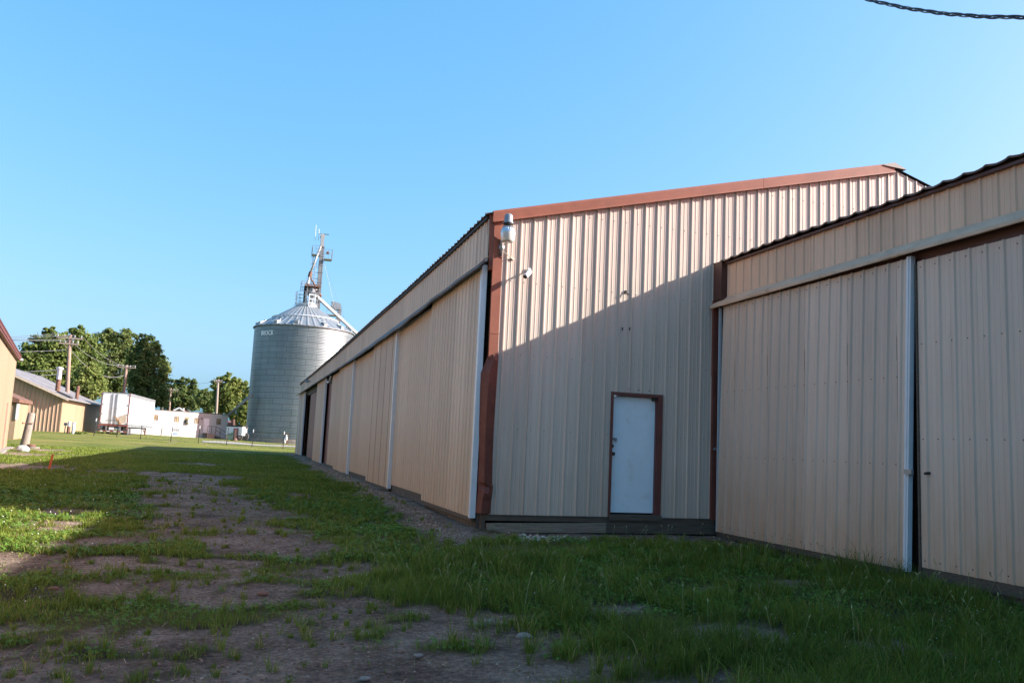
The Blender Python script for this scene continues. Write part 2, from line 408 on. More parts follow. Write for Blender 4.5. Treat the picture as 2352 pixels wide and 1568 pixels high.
# upper corner trim (L profile) and the crumpled lower length
mb = MB()
mb.hexa([(3.79, YG-.03, 3.0), (3.945, YG-.03, 3.0), (3.945, YG+.0, 3.0), (3.79, YG+.02, 3.0),
         (3.78, YG-.03, 5.30), (3.925, YG-.03, 5.30), (3.925, YG+.0, 5.30), (3.78, YG+.02, 5.30)])
mb.box((3.785, YG-.034, 3.40), (3.95, YG-.028, 3.412))
mb.hexa([(3.73, YG-.005, 4.45), (3.79, YG-.028, 4.45), (3.79, YG+.15, 4.45), (3.73, YG+.15, 4.45),
         (3.70, YG-.005, 5.38), (3.79, YG-.028, 5.38), (3.79, YG+.15, 5.38), (3.70, YG+.15, 5.38)])
mb.build('corner_trim', M_brown, barn)
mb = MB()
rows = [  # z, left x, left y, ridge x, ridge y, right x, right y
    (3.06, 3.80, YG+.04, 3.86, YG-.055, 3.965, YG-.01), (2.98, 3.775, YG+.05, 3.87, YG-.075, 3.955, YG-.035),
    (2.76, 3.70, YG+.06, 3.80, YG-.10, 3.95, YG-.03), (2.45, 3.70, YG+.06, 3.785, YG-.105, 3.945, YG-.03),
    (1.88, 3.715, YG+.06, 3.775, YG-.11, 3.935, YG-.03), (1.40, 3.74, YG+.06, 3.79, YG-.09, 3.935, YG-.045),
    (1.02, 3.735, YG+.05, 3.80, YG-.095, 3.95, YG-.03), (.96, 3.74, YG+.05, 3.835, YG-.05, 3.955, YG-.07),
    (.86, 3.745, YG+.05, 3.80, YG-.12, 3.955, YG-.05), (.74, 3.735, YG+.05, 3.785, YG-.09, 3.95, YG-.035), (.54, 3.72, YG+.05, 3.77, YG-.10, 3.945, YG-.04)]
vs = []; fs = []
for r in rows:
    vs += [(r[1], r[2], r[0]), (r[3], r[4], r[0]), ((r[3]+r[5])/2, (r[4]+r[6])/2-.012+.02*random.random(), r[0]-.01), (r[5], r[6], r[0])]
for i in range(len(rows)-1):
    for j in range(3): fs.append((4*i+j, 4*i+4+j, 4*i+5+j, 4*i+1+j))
mb.add(vs, fs); mb.build('corner_trim', mat('grimy_shaded_brown_trim', (.15, .048, .034), spec=.25, rough=.55, var=.25, scale=5), barn, label='dented and crumpled lower length of brown corner trim')  # trim brown painted darker for the shade on this length, besides its grime
# sill and skirt boards, corner post
mb = MB(); mb.box((3.87, YG-.035, .43), (8.0, YG+.10, .515)); mb.box((3.93, YG-.05, .512), (5.99, YG-.0, .522)); mb.box((6.96, YG-.05, .512), (7.96, YG, .522))
mb.build('sill_board', M_wooddk, barn)
mb = MB(); mb.hexa([(3.89, YG-.06, .24), (5.94, YG-.06, .265), (5.94, YG-.02, .265), (3.89, YG-.02, .24), (3.88, YG-.06, .39), (5.94, YG-.06, .425), (5.94, YG-.02, .425), (3.88, YG-.02, .39)])
mb.build('skirt_board', M_wood, barn, label='pale weathered skirt board')
mb = MB(); mb.box((5.943, YG-.055, .26), (8.02, YG-.02, .428)); mb.build('skirt_board', M_wooddk, barn, label='dark damp skirt board')
mb = MB(); mb.box((3.80, YG-.02, .1), (3.868, YG+.1, .54)); mb.build('corner_post', M_wooddk, barn)
# entry door, recessed in a brown frame
mb = MB(); yo = YG-.03
mb.box((5.985, yo, .46), (6.025, YG+.10, 2.60)); mb.box((6.865, yo, .46), (6.955, YG+.0, 2.60)); mb.box((6.855, YG+.002, .46), (6.90, YG+.10, 2.56)); mb.box((6.025, yo+.002, 2.545), (6.865, YG+.10, 2.598))
mb.build('door_frame', mat('brown_frame_paint', (.13, .038, .03), rough=.45, var=.15), barn)
mb = MB(); mb.box((6.0, YG-.075, .47), (6.95, YG+.11, .56)); mb.build('threshold', M_wooddk, barn)
dr = MB(); dr.box((6.028, YG+.065, .59), (6.853, YG+.105, 2.535)); dr = dr.build('entry_door', M_door, barn)
mb = MB(); mb.tube([(6.065, YG+.07, 1.56), (6.065, YG+.03, 1.56)], .014, 10); mb.lathe((0, 0, 0), [], 3, False) if 0 else None
mb.tube([(6.065, YG+.034, 1.56), (6.065, YG+.02, 1.56), (6.065, YG-.0, 1.56), (6.065, YG-.012, 1.56)], [.016, .031, .031, .018], 12); mb.build('door_knob', M_dark, dr, True)
mb = MB(); mb.tube([(6.058, YG+.07, 1.69), (6.058, YG+.04, 1.69)], .03, 12); mb.build('deadbolt', M_dark, dr)
mb = MB(); mb.box((6.03, YG+.045, 1.81), (6.09, YG+.066, 1.835)); mb.box((6.085, YG+.04, 1.79), (6.14, YG+.066, 1.83)); mb.box((6.10, YG+.02, 1.775), (6.135, YG+.05, 1.805)); mb.build('hasp', M_galv, dr)
mb = MB(); mb.box((6.78, YG+.0, 2.49), (6.85, YG+.06, 2.54)); mb.build('door_closer', M_dark, dr)
# side: inner dark wall, foundation, header, fascia, hood
mb = MB()
for a, b in ((12.98, 47.2), (49.4, 53.95)): mb.box((3.83, a, .3), (3.86, b, 4.7))
mb.build('side_wall', mat('brown_board_wall', (.16, .06, .045), rough=.6, var=.25, scale=2, stretch=(1, 8, .5)), barn)
mb = MB(); mb.box((3.75, 12.98, .0), (3.828, 47.2, .535)); mb.build('foundation', brick_mat('sooty_block', (.10, .085, .075), (.14, .12, .10), (.05, .045, .04), .4, .2, .02, rough=.9, coord='Object'), barn)
mb = MB()
hp = [12.99]+list(np.linspace(14, 53.9, 24))
for a, b in zip(hp[:-1], hp[1:]): mb.hexa([(3.79, a, tlo(a)-.25), (3.825, a, tlo(a)-.25), (3.825, b, tlo(b)-.25), (3.79, b, tlo(b)-.25), (3.79, a, thi(a)), (3.825, a, thi(a)), (3.825, b, thi(b)), (3.79, b, thi(b))])
mb.build('header_board', M_dark, barn)
mb = MB(); ribbed(mb, (3.71, 12.93, 0), (0, 1, 0), YE-12.93, (-1, 0, 0), lambda u: thi(12.93+u)-.03, lambda u: eave(12.93+u)-.03, flip=True)
mb.build('side_fascia', M_side, barn)
mb = MB(); ys = [12.50, 12.75]+list(np.linspace(13.4, 53.9, 60)); vs = []; fs = []
for i, y in enumerate(ys):
    j = .012*math.sin(i*1.9)+.006*math.sin(i*4.1)
    a, b = thi(y), tlo(y); x = 3.50+j
    if i == 0: b += .05; x = 3.54
    vs += [(3.685, y, a+.012), (3.66, y, a-.0), (x+.03, y, b+.03+j*.5), (x, y, b+.02), (x+.005, y, b-.025), (x+.05, y, b-.028)]
for i in range(len(ys)-1):
    for j in range(5): fs.append((6*i+j, 6*i+6+j, 6*i+7+j, 6*i+1+j))
mb.add(vs, fs); mb.build('track_cover', M_track, barn)
# sliding doors of the long side
KD = 1.0235
def barn_door(inner, y0, y1, z0, z1, strip=False, wide=.085):
    xf = 3.735 if inner else 3.66
    y0, y1, z0, z1 = y0*KD, y1*KD, CZ+(z0-CZ)*KD, CZ+(z1-CZ)*KD
    mb = MB(); ribbed(mb, (xf, y0, 0), (0, 1, 0), y1-y0, (-1, 0, 0), z0, z1, flip=True, phase=.12)
    mb.box((xf+.004, y0+.01, z0+.02), (xf+.045, y1-.01, z1-.01))
    d = mb.build('sliding_door', M_side, barn)
    mb = MB(); mb.box((xf+.002, y0+.02, z0-.06), (xf+.05, y1-.02, z0+.012)); mb.build('bottom_rail', M_wooddk, d)
    if strip:
        mb = MB(); mb.box((xf-.024, y0-.012, z0-.012), (xf+.066, y0+wide, z1+.03)); mb.build('edge_trim', M_white, d)
    return d
barn_door(0, 12.68, 16.35, .49, 4.44, True)
barn_door(1, 16.1, 20.4, .575, 4.36)
barn_door(0, 20.05, 23.7, .49, 4.30, True)
barn_door(1, 23.3, 28.0, .575, 4.22)
barn_door(0, 27.8, 31.75, .47, 4.19, True)
barn_door(1, 31.5, 34.75, .56, 4.14)
barn_door(0, 36.9, 40.8, .54, 4.15, True)
d8 = barn_door(0, 48.1, 52.4, .60, 4.11, True)
mb = MB(); mb.box((3.625, 52.0, .6), (3.659, 52.12, 4.2)); mb.build('edge_trim', M_white, d8)
mb = MB(); mb.box((3.72, 53.9, .5), (3.88, 54.05, 4.88)); mb.build('corner_trim', M_brown, barn)
# roof sheets, ridge cap, eave strip, far walls
def roof_sheet(xe, ze, xr, zr, y0, y1, pitch, h, drop=0.):
    mb = MB(); vs = []; fs = []
    prof = rib_profile(y1-y0, .1, pitch=pitch, h=h, minor=.004)
    dx, dz = xr-xe, 0
    for u, d in prof:
        y = y0+u; jag = .02*random.random()
        vs += [(xe-jag*np.sign(xr-xe), y, ze(y)+d), (xr, y, zr(y)+d)]
    n = len(vs)//2
    for i in range(n-1): fs.append((2*i, 2*i+1, 2*i+3, 2*i+2))
    mb.add(vs, fs); return mb
ridge = lambda y: 7.47-(5.40-eave(y))*.9
roof_sheet(3.64, lambda y: eave(y)+.01, 11.9, ridge, 12.83, YE+.1, .229, .035).build('roof', M_roofdk, barn)
roof_sheet(XR+.1, lambda y: eave(y)-.2, 11.9, ridge, 12.86, YE+.1, .229, .02).build('roof', M_roofdk, barn)
mb = MB(); pts = np.linspace(12.93, YE, 30)
for a, b in zip(pts[:-1], pts[1:]): mb.hexa([(3.655, a, eave(a)-.05), (3.72, a, eave(a)-.05), (3.72, b, eave(b)-.05), (3.655, b, eave(b)-.05), (3.66, a, eave(a)+.008), (3.72, a, eave(a)+.012), (3.72, b, eave(b)+.012), (3.66, b, eave(b)+.008)])
mb.build('eave_strip', M_dark, barn)
mb = MB(); vs = []
for y in (12.80, YE+.1):
    z = ridge(y); vs += [(11.62, y, z-.035), (11.66, y, z-.01), (11.9, y, z+.06), (12.14, y, z-.03), (12.18, y, z-.05)]
mb.add(vs, [(i, i+1, i+6, i+5) for i in range(4)]+[(0, 1, 2, 3, 4)]); mb.build('ridge_cap', M_roofdk, barn)
mb = MB(); ribbed(mb, (XR, 12.95, 0), (0, 1, 0), YE-12.95, (1, 0, 0), .2, lambda u: eave(12.95+u)-.25); ribbed(mb, (3.75, YE, 0), (1, 0, 0), XR-3.75, (0, 1, 0), .3, lambda u: verge(3.75+u)-.55)
mb.build('rear_wall', M_side, barn)
# small fittings on the barn
p = onX(*zz(650, 765, 720, 900, 3.135), 3.6)
fl = thing('floodlight', (3.70, p.y, p.z), 'small floodlight on the far end of the long barn fascia', 'light')
mb = MB(); mb.bar((3.71, p.y, p.z), (3.52, p.y, p.z+.02), .05); mb.build('arm', M_galvd, fl)
mb = MB(); mb.lathe((3.48, p.y, p.z-.05), [(.11, 0), (.12, .06), (.05, .14)], 10); mb.build('lamp_head', M_galvd, fl)
cb = MB(); a = Vector((3.62, 35.4, 4.17)); b2 = Vector((3.62, 37.3, 4.22))
cb.tube([a.lerp(b2, t)+Vector((0, 0, -.28*4*t*(1-t)*(1-.3*t))) for t in np.linspace(0, 1, 14)], .028, 6)
tag(cb.build('hanging_cable', M_white, None, True), 'white cable drooping in a loop under the long barn track cover', 'cable')

# yard light on the gable corner
lc = onY(1166.5, 520, YG-.30)
yl = thing('yard_light', (lc.x, YG-.02, lc.z-.35), 'yard light with white bowl and grey top on the barn gable corner', 'yard light')
s = .00089*1.02        # metres per zoomed pixel
lz = lambda y: onY(*zz(500, y, 1440, 620, 6.03), YG-.30).z
cxl = onY(*zz(508, 400, 1440, 620, 6.03), YG-.30)
mb = MB(); c = (cxl.x, cxl.y, 0)
mb.lathe(c, [(.02, lz(128)), (.045, lz(132)), (.05, lz(145)), (.062, lz(152)), (.068, lz(165)), (.072, lz(270)), (.088, lz(296)), (.088, lz(305)), (.075, lz(300))], 20); mb.build('ballast_housing', M_grey, yl, True)
mb = MB(); mb.lathe(c, [(.082, lz(303)), (.084, lz(318)), (.05, lz(330)), (.03, lz(335)), (.035, lz(368))], 18); mb.build('socket', M_dark, yl)
mb = MB(); mb.lathe(c, [(.05, lz(355)), (.075, lz(362)), (.098, lz(400)), (.115, lz(440)), (.122, lz(462)), (.122, lz(470))], 24, False)
for k in range(20):
    t = 2*math.pi*k/20; d = Vector((math.cos(t), math.sin(t), 0)); cc = Vector(c)
    mb.bar(cc+d*.079+Vector((0, 0, lz(366))), cc+d*.112+Vector((0, 0, lz(432))), .006, .012)
mb.build('reflector', M_alum, yl, True)
mb = MB(); mb.lathe(c, [(.119, lz(466)), (.122, lz(480)), (.112, lz(560)), (.104, lz(610)), (.094, lz(640)), (.05, lz(652)), (.0, lz(654))], 24, False); mb.build('bowl', M_bowl, yl, True)
mb = MB(); za = lz(700)
mb.tube([(c[0]-.01, c[1]+.0, lz(318)), (c[0]-.015, c[1]+.09, lz(330)), (c[0]-.02, YG-.09, lz(420)), (c[0]-.02, YG-.05, lz(560)), (c[0]-.02, YG-.045, lz(830))], .022, 8)
mb.box((c[0]-.06, YG-.05, lz(720)), (c[0]+.03, YG-.002, lz(640))); mb.build('bracket_arm', M_galv, yl, True)
mb = MB(); q1 = onY(*zz(430, 830, 1440, 620, 6.03), YG-.05); q2 = onY(*zz(590, 950, 1440, 620, 6.03), YG-.01)
mb.tube([q1+Vector((-.02, 0, .09)), q1, q1.lerp(q2, .35)+Vector((0, -.03, -.0)), q1.lerp(q2, .7)+Vector((0, -.03, -.01)), q2], .007, 6)
mb.box((q2.x-.05, YG-.03, q2.z-.015), (q2.x+.02, YG-.005, q2.z+.012)); mb.build('conduit', M_ply, yl, True)

# bullet camera, and an empty camera bracket
cp = onY(*zz(490, 545, 1380, 600, 2.45), YG-.12)
sc_ = thing('security_camera', (cp.x+.06, YG-.01, cp.z+.06), 'small white bullet security camera on the sunlit gable wall', 'camera')
mb = MB(); a = Vector((cp.x+.055, YG-.14, cp.z+.055)); b2 = Vector((cp.x-.055, YG-.22, cp.z-.065))
mb.tube([a, a.lerp(b2, .08), a.lerp(b2, .9), b2], [.02, .04, .04, .036], 12); mb.build('housing', M_white, sc_, True)
mb = MB(); d = (b2-a).normalized(); mb.tube([b2-d*.004, b2+d*.012], .034, 12); mb.build('lens', M_dark, sc_)
mb = MB(); mb.bar(a+Vector((.01, .02, .0)), (cp.x+.075, YG-.012, cp.z+.10), .02); mb.box((cp.x+.05, YG-.03, cp.z+.07), (cp.x+.10, YG-.018, cp.z+.13)); mb.build('mount', M_white, sc_)
bp_ = onY(*zz(1222, 686, 1380, 600, 2.45), YG-.04)
mb = MB(); mb.bar((bp_.x-.04, YG-.04, bp_.z-.01), (bp_.x+.05, YG-.055, bp_.z-.02), .013); mb.bar((bp_.x, YG-.015, bp_.z+.045), (bp_.x+.035, YG-.055, bp_.z-.02), .014); mb.bar((bp_.x, YG-.015, bp_.z+.04), (bp_.x-.035, YG-.05, bp_.z-.015), .010); mb.box((bp_.x-.016, YG-.022, bp_.z+.012), (bp_.x+.02, YG-.002, bp_.z+.055))
tag(mb.build('camera_bracket', M_dark), 'empty dark bracket left on the gable wall above the shadow line', 'bracket')

# ================================================================== THE LOW BARN (right)
XB = 8.05
low = thing('low_barn', (12, 2, .2), 'low tan metal barn at right with two big sliding doors and white strip', 'barn')
Y0B = -9.
ez = lambda y: 5.02+.012*math.sin(y*1.3)
mb = MB(); ribbed(mb, (8.03, Y0B, 0), (0, 1, 0), 12.60-Y0B, (-1, 0, 0), 4.30, 4.985, flip=True, phase=.05); mb.build('upper_wall', M_fascia, low)
mb = MB(); ys = np.linspace(Y0B, 12.86, 46); vs = []; fs = []
for i, y in enumerate(ys):
    j = .008*math.sin(i*2.3)+.006*math.sin(i*5.7+1); k = .0 if i % 6 else .01
    u = .010*(12.9-y); vs += [(8.015, y, 4.375+j*.3+u), (8.0, y, 4.36+u), (7.83+j, y, 4.225+j*.6+k+u), (7.835+j, y, 4.185+j*.4+k+u), (7.86+j, y, 4.183+u)]
for i in range(len(ys)-1):
    for j in range(4): fs.append((5*i+j, 5*i+5+j, 5*i+6+j, 5*i+1+j))
mb.add(vs, fs); mb.build('track_cover', M_trackt, low)
mb = MB(); mb.box((8.04, Y0B, 4.0), (8.09, 12.6, 4.42)); mb.build('header_board', M_dkbrown, low)
mb = MB(); mb.box((8.12, Y0B, .2), (8.15, 12.85, 4.9)); mb.build('inner_wall', M_dkbrown, low)
mb = MB(); mb.box((7.90, 12.60, 4.33), (8.06, 12.86, 5.0)); mb.build('corner_trim', M_dkbrown, low)
mb = MB(); mb.box((7.99, 12.74, .30), (8.06, 12.80, 4.2)); mb.build('door_post', M_dkbrown, low)
mb = MB(); mb.box((7.905, 12.835, .50), (8.045, 12.885, 3.0)); mb.box((7.90, 12.83, 2.99), (8.05, 12.889, 4.34)); mb.build('inner_corner_trim', mat('brown_corner_paint', (.17, .055, .04), rough=.5, spec=.25, var=.2), low)
mb = MB(); mb.box((8.02, 8.3, .12), (8.10, 12.86, .30)); mb.box((8.03, -8, .1), (8.10, 8.3, .36)); mb.build('base_board', M_wooddk, low)
def low_door(xf, y0, y1, z0, z1, screws, shear=0.):
    mb = MB(); L = y1-y0
    ribbed(mb, (xf, y0, 0), (0, 1, 0), L, (-1, 0, 0), z0, z1, flip=True, phase=.1, shear=shear, h=.024)
    mb.mi = 0
    S = lambda y, z: y+shear*(z-z0)
    mb.hexa([(xf+.004, y0+.01, z0+.02), (xf+.045, y0+.01, z0+.02), (xf+.045, y1-.01, z0+.02), (xf+.004, y1-.01, z0+.02),
             (xf+.004, S(y0, z1)+.01, z1-.02), (xf+.045, S(y0, z1)+.01, z1-.02), (xf+.045, S(y1, z1)-.01, z1-.02), (xf+.004, S(y1, z1)-.01, z1-.02)])
    mb.mi = 1
    for z in screws:
        u = .1+.06
        while u < L-.05:
            y = S(y0+u, z); mb.box((xf-.008, y-.0055, z-.0055), (xf+.002, y+.0055, z+.0055)); u += .229
    return mb.build('sliding_door', [M_wallp, M_dark], low)
d1 = low_door(7.945, 8.47, 12.70, .325, 4.195, (2.70, 1.60, .42, 4.12), -.033)
mb = MB(); z0, z1 = .31, 4.215
S = lambda y, z: y-.033*(z-.325)
def strip(mb, x0, x1, ya, yb, za, zb): mb.hexa([(x0, S(ya, za), za), (x1, S(ya, za), za), (x1, S(yb, za), za), (x0, S(yb, za), za), (x0, S(ya, zb), zb), (x1, S(ya, zb), zb), (x1, S(yb, zb), zb), (x0, S(yb, zb), zb)])
strip(mb, 7.92, 7.99, 8.40, 8.475, z0, z1); strip(mb, 7.910, 7.921, 8.428, 8.447, z0, z1); mb.build('edge_trim', M_white, d1)
mb = MB(); mb.box((7.928, 12.702, .33), (7.985, 12.712, 4.19)); mb.build('edge_trim', M_white, d1)
mb = MB(); mb.box((7.95, 8.5, .24), (7.99, 12.68, .328)); mb.build('bottom_rail', M_wooddk, d1)
d2 = low_door(7.985, 3.9, 8.235, .39, 4.14, (3.09, 1.92, .47, 4.06))
mb = MB(); mb.box((7.99, 3.9, .26), (8.03, 8.3, .392)); mb.build('bottom_rail', M_wooddk, d2)
mb = MB(); mb.box((7.965, 8.237, .36), (8.02, 8.262, 4.1)); mb.build('edge_trim', M_wooddk, d2)
d3 = low_door(7.945, -.6, 4.0, .39, 4.14, (3.09, 1.92)); d4 = low_door(7.985, -5, -.5, .39, 4.14, ())
mb = MB(); mb.box((7.905, 8.30, 1.49), (7.945, 8.42, 1.545)); mb.box((7.90, 8.33, 1.47), (7.93, 8.37, 1.51)); mb.build('hasp', M_galv, d1)
mb = MB(); mb.tube([(7.985, 8.09, 1.515), (7.93, 8.09, 1.51), (7.925, 8.11, 1.505)], .016, 8); mb.build('latch_pin', M_dark, d2)
mb = MB(); mb.box((7.93, 12.76, 1.70), (7.97, 12.83, 1.74)); mb.build('latch', M_galvd, low)
# roof: deep 12 inch ribs, sagging edge between them
mb = MB(); vs = []; fs = []; y = Y0B; prof = []
while y < 12.82:
    for o, d in ((0, -.004), (.05, -.012), (.11, -.016), (.17, -.010), (.22, 0), (.245, .012), (.272, .012), (.29, .002)): prof.append((y+o, d))
    y += .305
for yy, d in prof:
    for x, z in ((7.90, ez(yy)), (14.5, ez(yy)+1.65)): vs += [(x, yy, z+d+.01)]
for yy, d in prof:
    vs += [(7.905, yy, ez(yy)+d*1.0-.012)]
n = len(prof)
for i in range(n-1):
    fs.append((2*i, 2*i+1, 2*i+3, 2*i+2)); fs.append((2*i, 2*i+2, 2*n+i+1, 2*n+i))
mb.add(vs, fs); mb.build('roof', M_roofdk, low)
mb = MB(); mb.add([(14.5, Y0B, 6.66), (21, Y0B, 5.0), (21, 12.82, 5.0), (14.5, 12.82, 6.66)], [(0, 1, 2, 3)]); mb.build('roof', M_roofdk, low)
mb = MB(); mb.box((7.96, Y0B, 4.955), (8.06, 12.58, 4.99)); mb.build('eave_strip', M_dkbrown, low)
mb = MB(); mb.add([(8.1, Y0B, .0), (21, Y0B, 0), (21, Y0B, 5), (14.5, Y0B, 6.6), (8.1, Y0B, 5)], [(0, 1, 2, 3, 4)]); mb.add([(21, Y0B, 0), (21, 12.8, 0), (21, 12.8, 5), (21, Y0B, 5)], [(0, 1, 2, 3)]); mb.build('rear_wall', M_side, low)

# ================================================================== GRAIN SILO
DS = 125.
_l, _r = ray(584.5, 751), ray(812, 766); _a1, _a2 = math.atan2(_l.x, _l.y), math.atan2(_r.x, _r.y)
SX, SY, SR = DS*math.sin((_a1+_a2)/2), DS*math.cos((_a1+_a2)/2), DS*math.sin((_a2-_a1)/2)
zbase = onD(571, 1004, DS).z; zcon = zbase-.85
zeave = onD(584.5, 751, DS*math.cos((_a2-_a1)/2)).z
SC = Vector((SX, SY, 0))
silo = thing('grain_silo', (SX, SY, zcon), 'huge round corrugated steel grain silo with a ribbed cone roof', 'silo')
nr = 20; rh = (zeave-zbase)/nr
def cyl_uv(name, r, z0, z1, n, rows, mat_, parent, corr=0):
    me = bpy.data.meshes.new(name); vs = []; fs = []; uvs = []
    K = rows*(8 if corr else 1)
    for i in range(K+1):
        z = z0+(z1-z0)*i/K; rr = r+(corr*math.cos(2*math.pi*i/2) if corr else 0)
        for j in range(n+1):
            t = 2*math.pi*j/n; vs.append((SX+rr*math.cos(t), SY+rr*math.sin(t), z))
    for i in range(K):
        for j in range(n):
            a = i*(n+1)+j; fs.append((a, a+1, a+n+2, a+n+1))
    org = worldpos(parent)
    me.from_pydata([tuple(Vector(p)-org) for p in vs], [], fs)
    uv = me.uv_layers.new(name='UVMap'); circ = 2*math.pi*r
    for p in me.polygons:
        for li in p.loop_indices:
            vi = me.loops[li].vertex_index; i, j = divmod(vi, n+1)
            uv.data[li].uv = (circ*j/n, (z1-z0)*i/K)
    me.materials.append(mat_); me.polygons.foreach_set('use_smooth', [True]*len(me.polygons))
    o = bpy.data.objects.new(name, me); COL.objects.link(o); o.parent = parent; return o
def silo_mat():
    m, nt, b = newmat('corrugated_bin_steel'); L = nt.links.new
    tc = N(nt, 'ShaderNodeTexCoord'); br = N(nt, 'ShaderNodeTexBrick'); br.offset = .5
    br.inputs['Scale'].default_value = 1; br.inputs['Brick Width'].default_value = 2*math.pi*SR/16; br.inputs['Row Height'].default_value = rh
    br.inputs['Mortar Size'].default_value = .035; br.inputs['Mortar Smooth'].default_value = .4
    br.inputs['Color1'].default_value = (.195, .225, .232, 1); br.inputs['Color2'].default_value = (.225, .255, .262, 1); br.inputs['Mortar'].default_value = (.10, .115, .12, 1)
    L(tc.outputs['UV'], br.inputs['Vector'])
    mp = N(nt, 'ShaderNodeMapping'); mp.inputs['Scale'].default_value = (1, 1, .12); L(tc.outputs['Object'], mp.inputs['Vector'])
    n1 = N(nt, 'ShaderNodeTexNoise'); n1.inputs['Scale'].default_value = .9; n1.inputs['Detail'].default_value = 6; L(mp.outputs['Vector'], n1.inputs['Vector'])
    r1 = ramp(nt, [(.3, (.78, .78, .78)), (.7, (1, 1, 1))]); L(n1.outputs['Fac'], r1.inputs['Fac'])
    mx = N(nt, 'ShaderNodeMix', data_type='RGBA', blend_type='MULTIPLY'); mx.inputs['Factor'].default_value = 1
    L(br.outputs['Color'], mx.inputs['A']); L(r1.outputs['Color'], mx.inputs['B']); L(mx.outputs['Result'], b.inputs['Base Color'])
    wv = N(nt, 'ShaderNodeTexWave', wave_type='BANDS', bands_direction='Y'); wv.inputs['Scale'].default_value = 1.45; wv.inputs['Distortion'].default_value = .15
    L(tc.outputs['UV'], wv.inputs['Vector'])
    bp = N(nt, 'ShaderNodeBump'); bp.inputs['Strength'].default_value = .35; bp.inputs['Distance'].default_value = .05
    L(wv.outputs['Fac'], bp.inputs['Height']); L(bp.outputs['Normal'], b.inputs['Normal'])
    b.inputs['Metallic'].default_value = .6; b.inputs['Roughness'].default_value = .42
    return m
cyl_uv('wall', SR, zbase, zeave, 96, nr, silo_mat(), silo)
cyl_uv('concrete_base', SR+.12, zcon-.3, zbase+.01, 64, 1, M_concrete, silo)
# cone roof with raised ribs
mb = MB(); rt = 1.35; zt = onD(704, 704, DS).z; nrib = 44; vs = []; fs = []; nn = nrib*4
for j in range(nn):
    t = 2*math.pi*(j-.5)/nn; k = j % 4; h = .09 if k in (0, 1) and False else (.10 if k == 0 else 0)
    for r, z in ((SR+.18, zeave-.05), (SR-.3, zeave+.21), (rt, zt)):
        vs.append((SX+r*math.cos(t), SY+r*math.sin(t), z+h*(1 if r > 3 else .5)))
for j in range(nn):
    a = 3*j; b2 = 3*((j+1) % nn)
    fs += [(a, b2, b2+1, a+1), (a+1, b2+1, b2+2, a+2)]
mb.add(vs, fs); mb.build('cone_roof', M_galv, silo)
mb = MB(); mb.lathe(SC, [(SR+.2, zeave-.12), (SR+.2, zeave-.02), (SR-.05, zeave+.02)], 64, False); mb.build('eave_ring', M_galvd, silo)
def cone_pt(t, f, up=0.):
    r = SR+.1+(rt-SR-.1)*f; z = zeave+(zt-zeave)*f; return Vector((SX+r*math.cos(t), SY+r*math.sin(t), z+up))
mb = MB(); pts = [cone_pt(t, .42, .16) for t in np.linspace(0, 2*math.pi, 61)]; mb.tube(pts, .07, 5, False); mb.build('roof_ring', M_white, silo)
# direction of the camera from the silo
tc0 = math.atan2(-SY, -SX)
for k, dt in enumerate((-1.42, -1.12, -.62, -.18, .42, .85, 1.3)):
    t = tc0+dt*1.0; p = cone_pt(t, .10); d = Vector((math.cos(t), math.sin(t), 0)); sd = Vector((-d.y, d.x, 0))
    mb = MB(); q = p+Vector((0, 0, .02))
    mb.hexa([q-d*.45-sd*.28, q+d*.35-sd*.28-Vector((0, 0, .3)), q+d*.35+sd*.28-Vector((0, 0, .3)), q-d*.45+sd*.28,
             q-d*.40-sd*.28+Vector((0, 0, .40)), q+d*.40-sd*.28+Vector((0, 0, .16)), q+d*.40+sd*.28+Vector((0, 0, .16)), q-d*.40+sd*.28+Vector((0, 0, .40))])
    mb.tube([q-d*.42-sd*.26+Vector((0, 0, .42)), q-d*.42+sd*.26+Vector((0, 0, .42))], .12, 6)
    mb.build('roof_vent', M_galv, silo)
# neck, railing ring and manway at the top
mb = MB(); mb.lathe(SC, [(rt+.12, zt-.02), (rt+.12, zt+.30), (rt-.1, zt+.34)], 24); mb.build('collar', M_white, silo)
mb = MB()
for k in range(14):
    t = 2*math.pi*k/14; d = Vector((math.cos(t), math.sin(t), 0)); mb.tube([SC+d*1.65+Vector((0, 0, zt-.1)), SC+d*1.65+Vector((0, 0, zt+2.0))], .03, 5)
for z in (.35, .95, 1.45, 2.0): mb.tube([SC+Vector((1.65*math.cos(t), 1.65*math.sin(t), zt+z)) for t in np.linspace(0, 2*math.pi, 33)], .03, 5, False)
mb.build('guard_rail', M_galv, silo)
# lettering wrapped round the wall (as written on the bin)
cu = bpy.data.curves.new('lettering_source', 'FONT'); cu.body = 'BROCK'; cu.size = 1.0; cu.offset = .014; cu.extrude = .012; cu.resolution_u = 3; cu.space_character = 1.08
to = bpy.data.objects.new('lettering_source', cu); COL.objects.link(to)
bpy.context.view_layer.update()
tm = to.evaluated_get(bpy.context.evaluated_depsgraph_get()).to_mesh()
tv = [v.co.copy() for v in tm.vertices]; tf = [list(p.vertices) for p in tm.polygons]
to.to_mesh_clear(); bpy.data.objects.remove(to); bpy.data.curves.remove(cu)
xs0, xs1 = min(v.x for v in tv), max(v.x for v in tv); ys0, ys1 = min(v.y for v in tv), max(v.y for v in tv)
La = onD(602, 762, DS-5); Lb = onD(630, 770, DS-7)
def silo_hit(u, v):
    q = ray(u, v); ox, oy = 0, 0
    A = q.x*q.x+q.y*q.y; B = -2*(q.x*SX+q.y*SY); C_ = SX*SX+SY*SY-SR*SR
    t = (-B-math.sqrt(max(0, B*B-4*A*C_)))/(2*A); return Vector((q.x*t, q.y*t, q.z*t+CZ))
ha, hb = silo_hit(602.3, 762), silo_hit(630, 762)
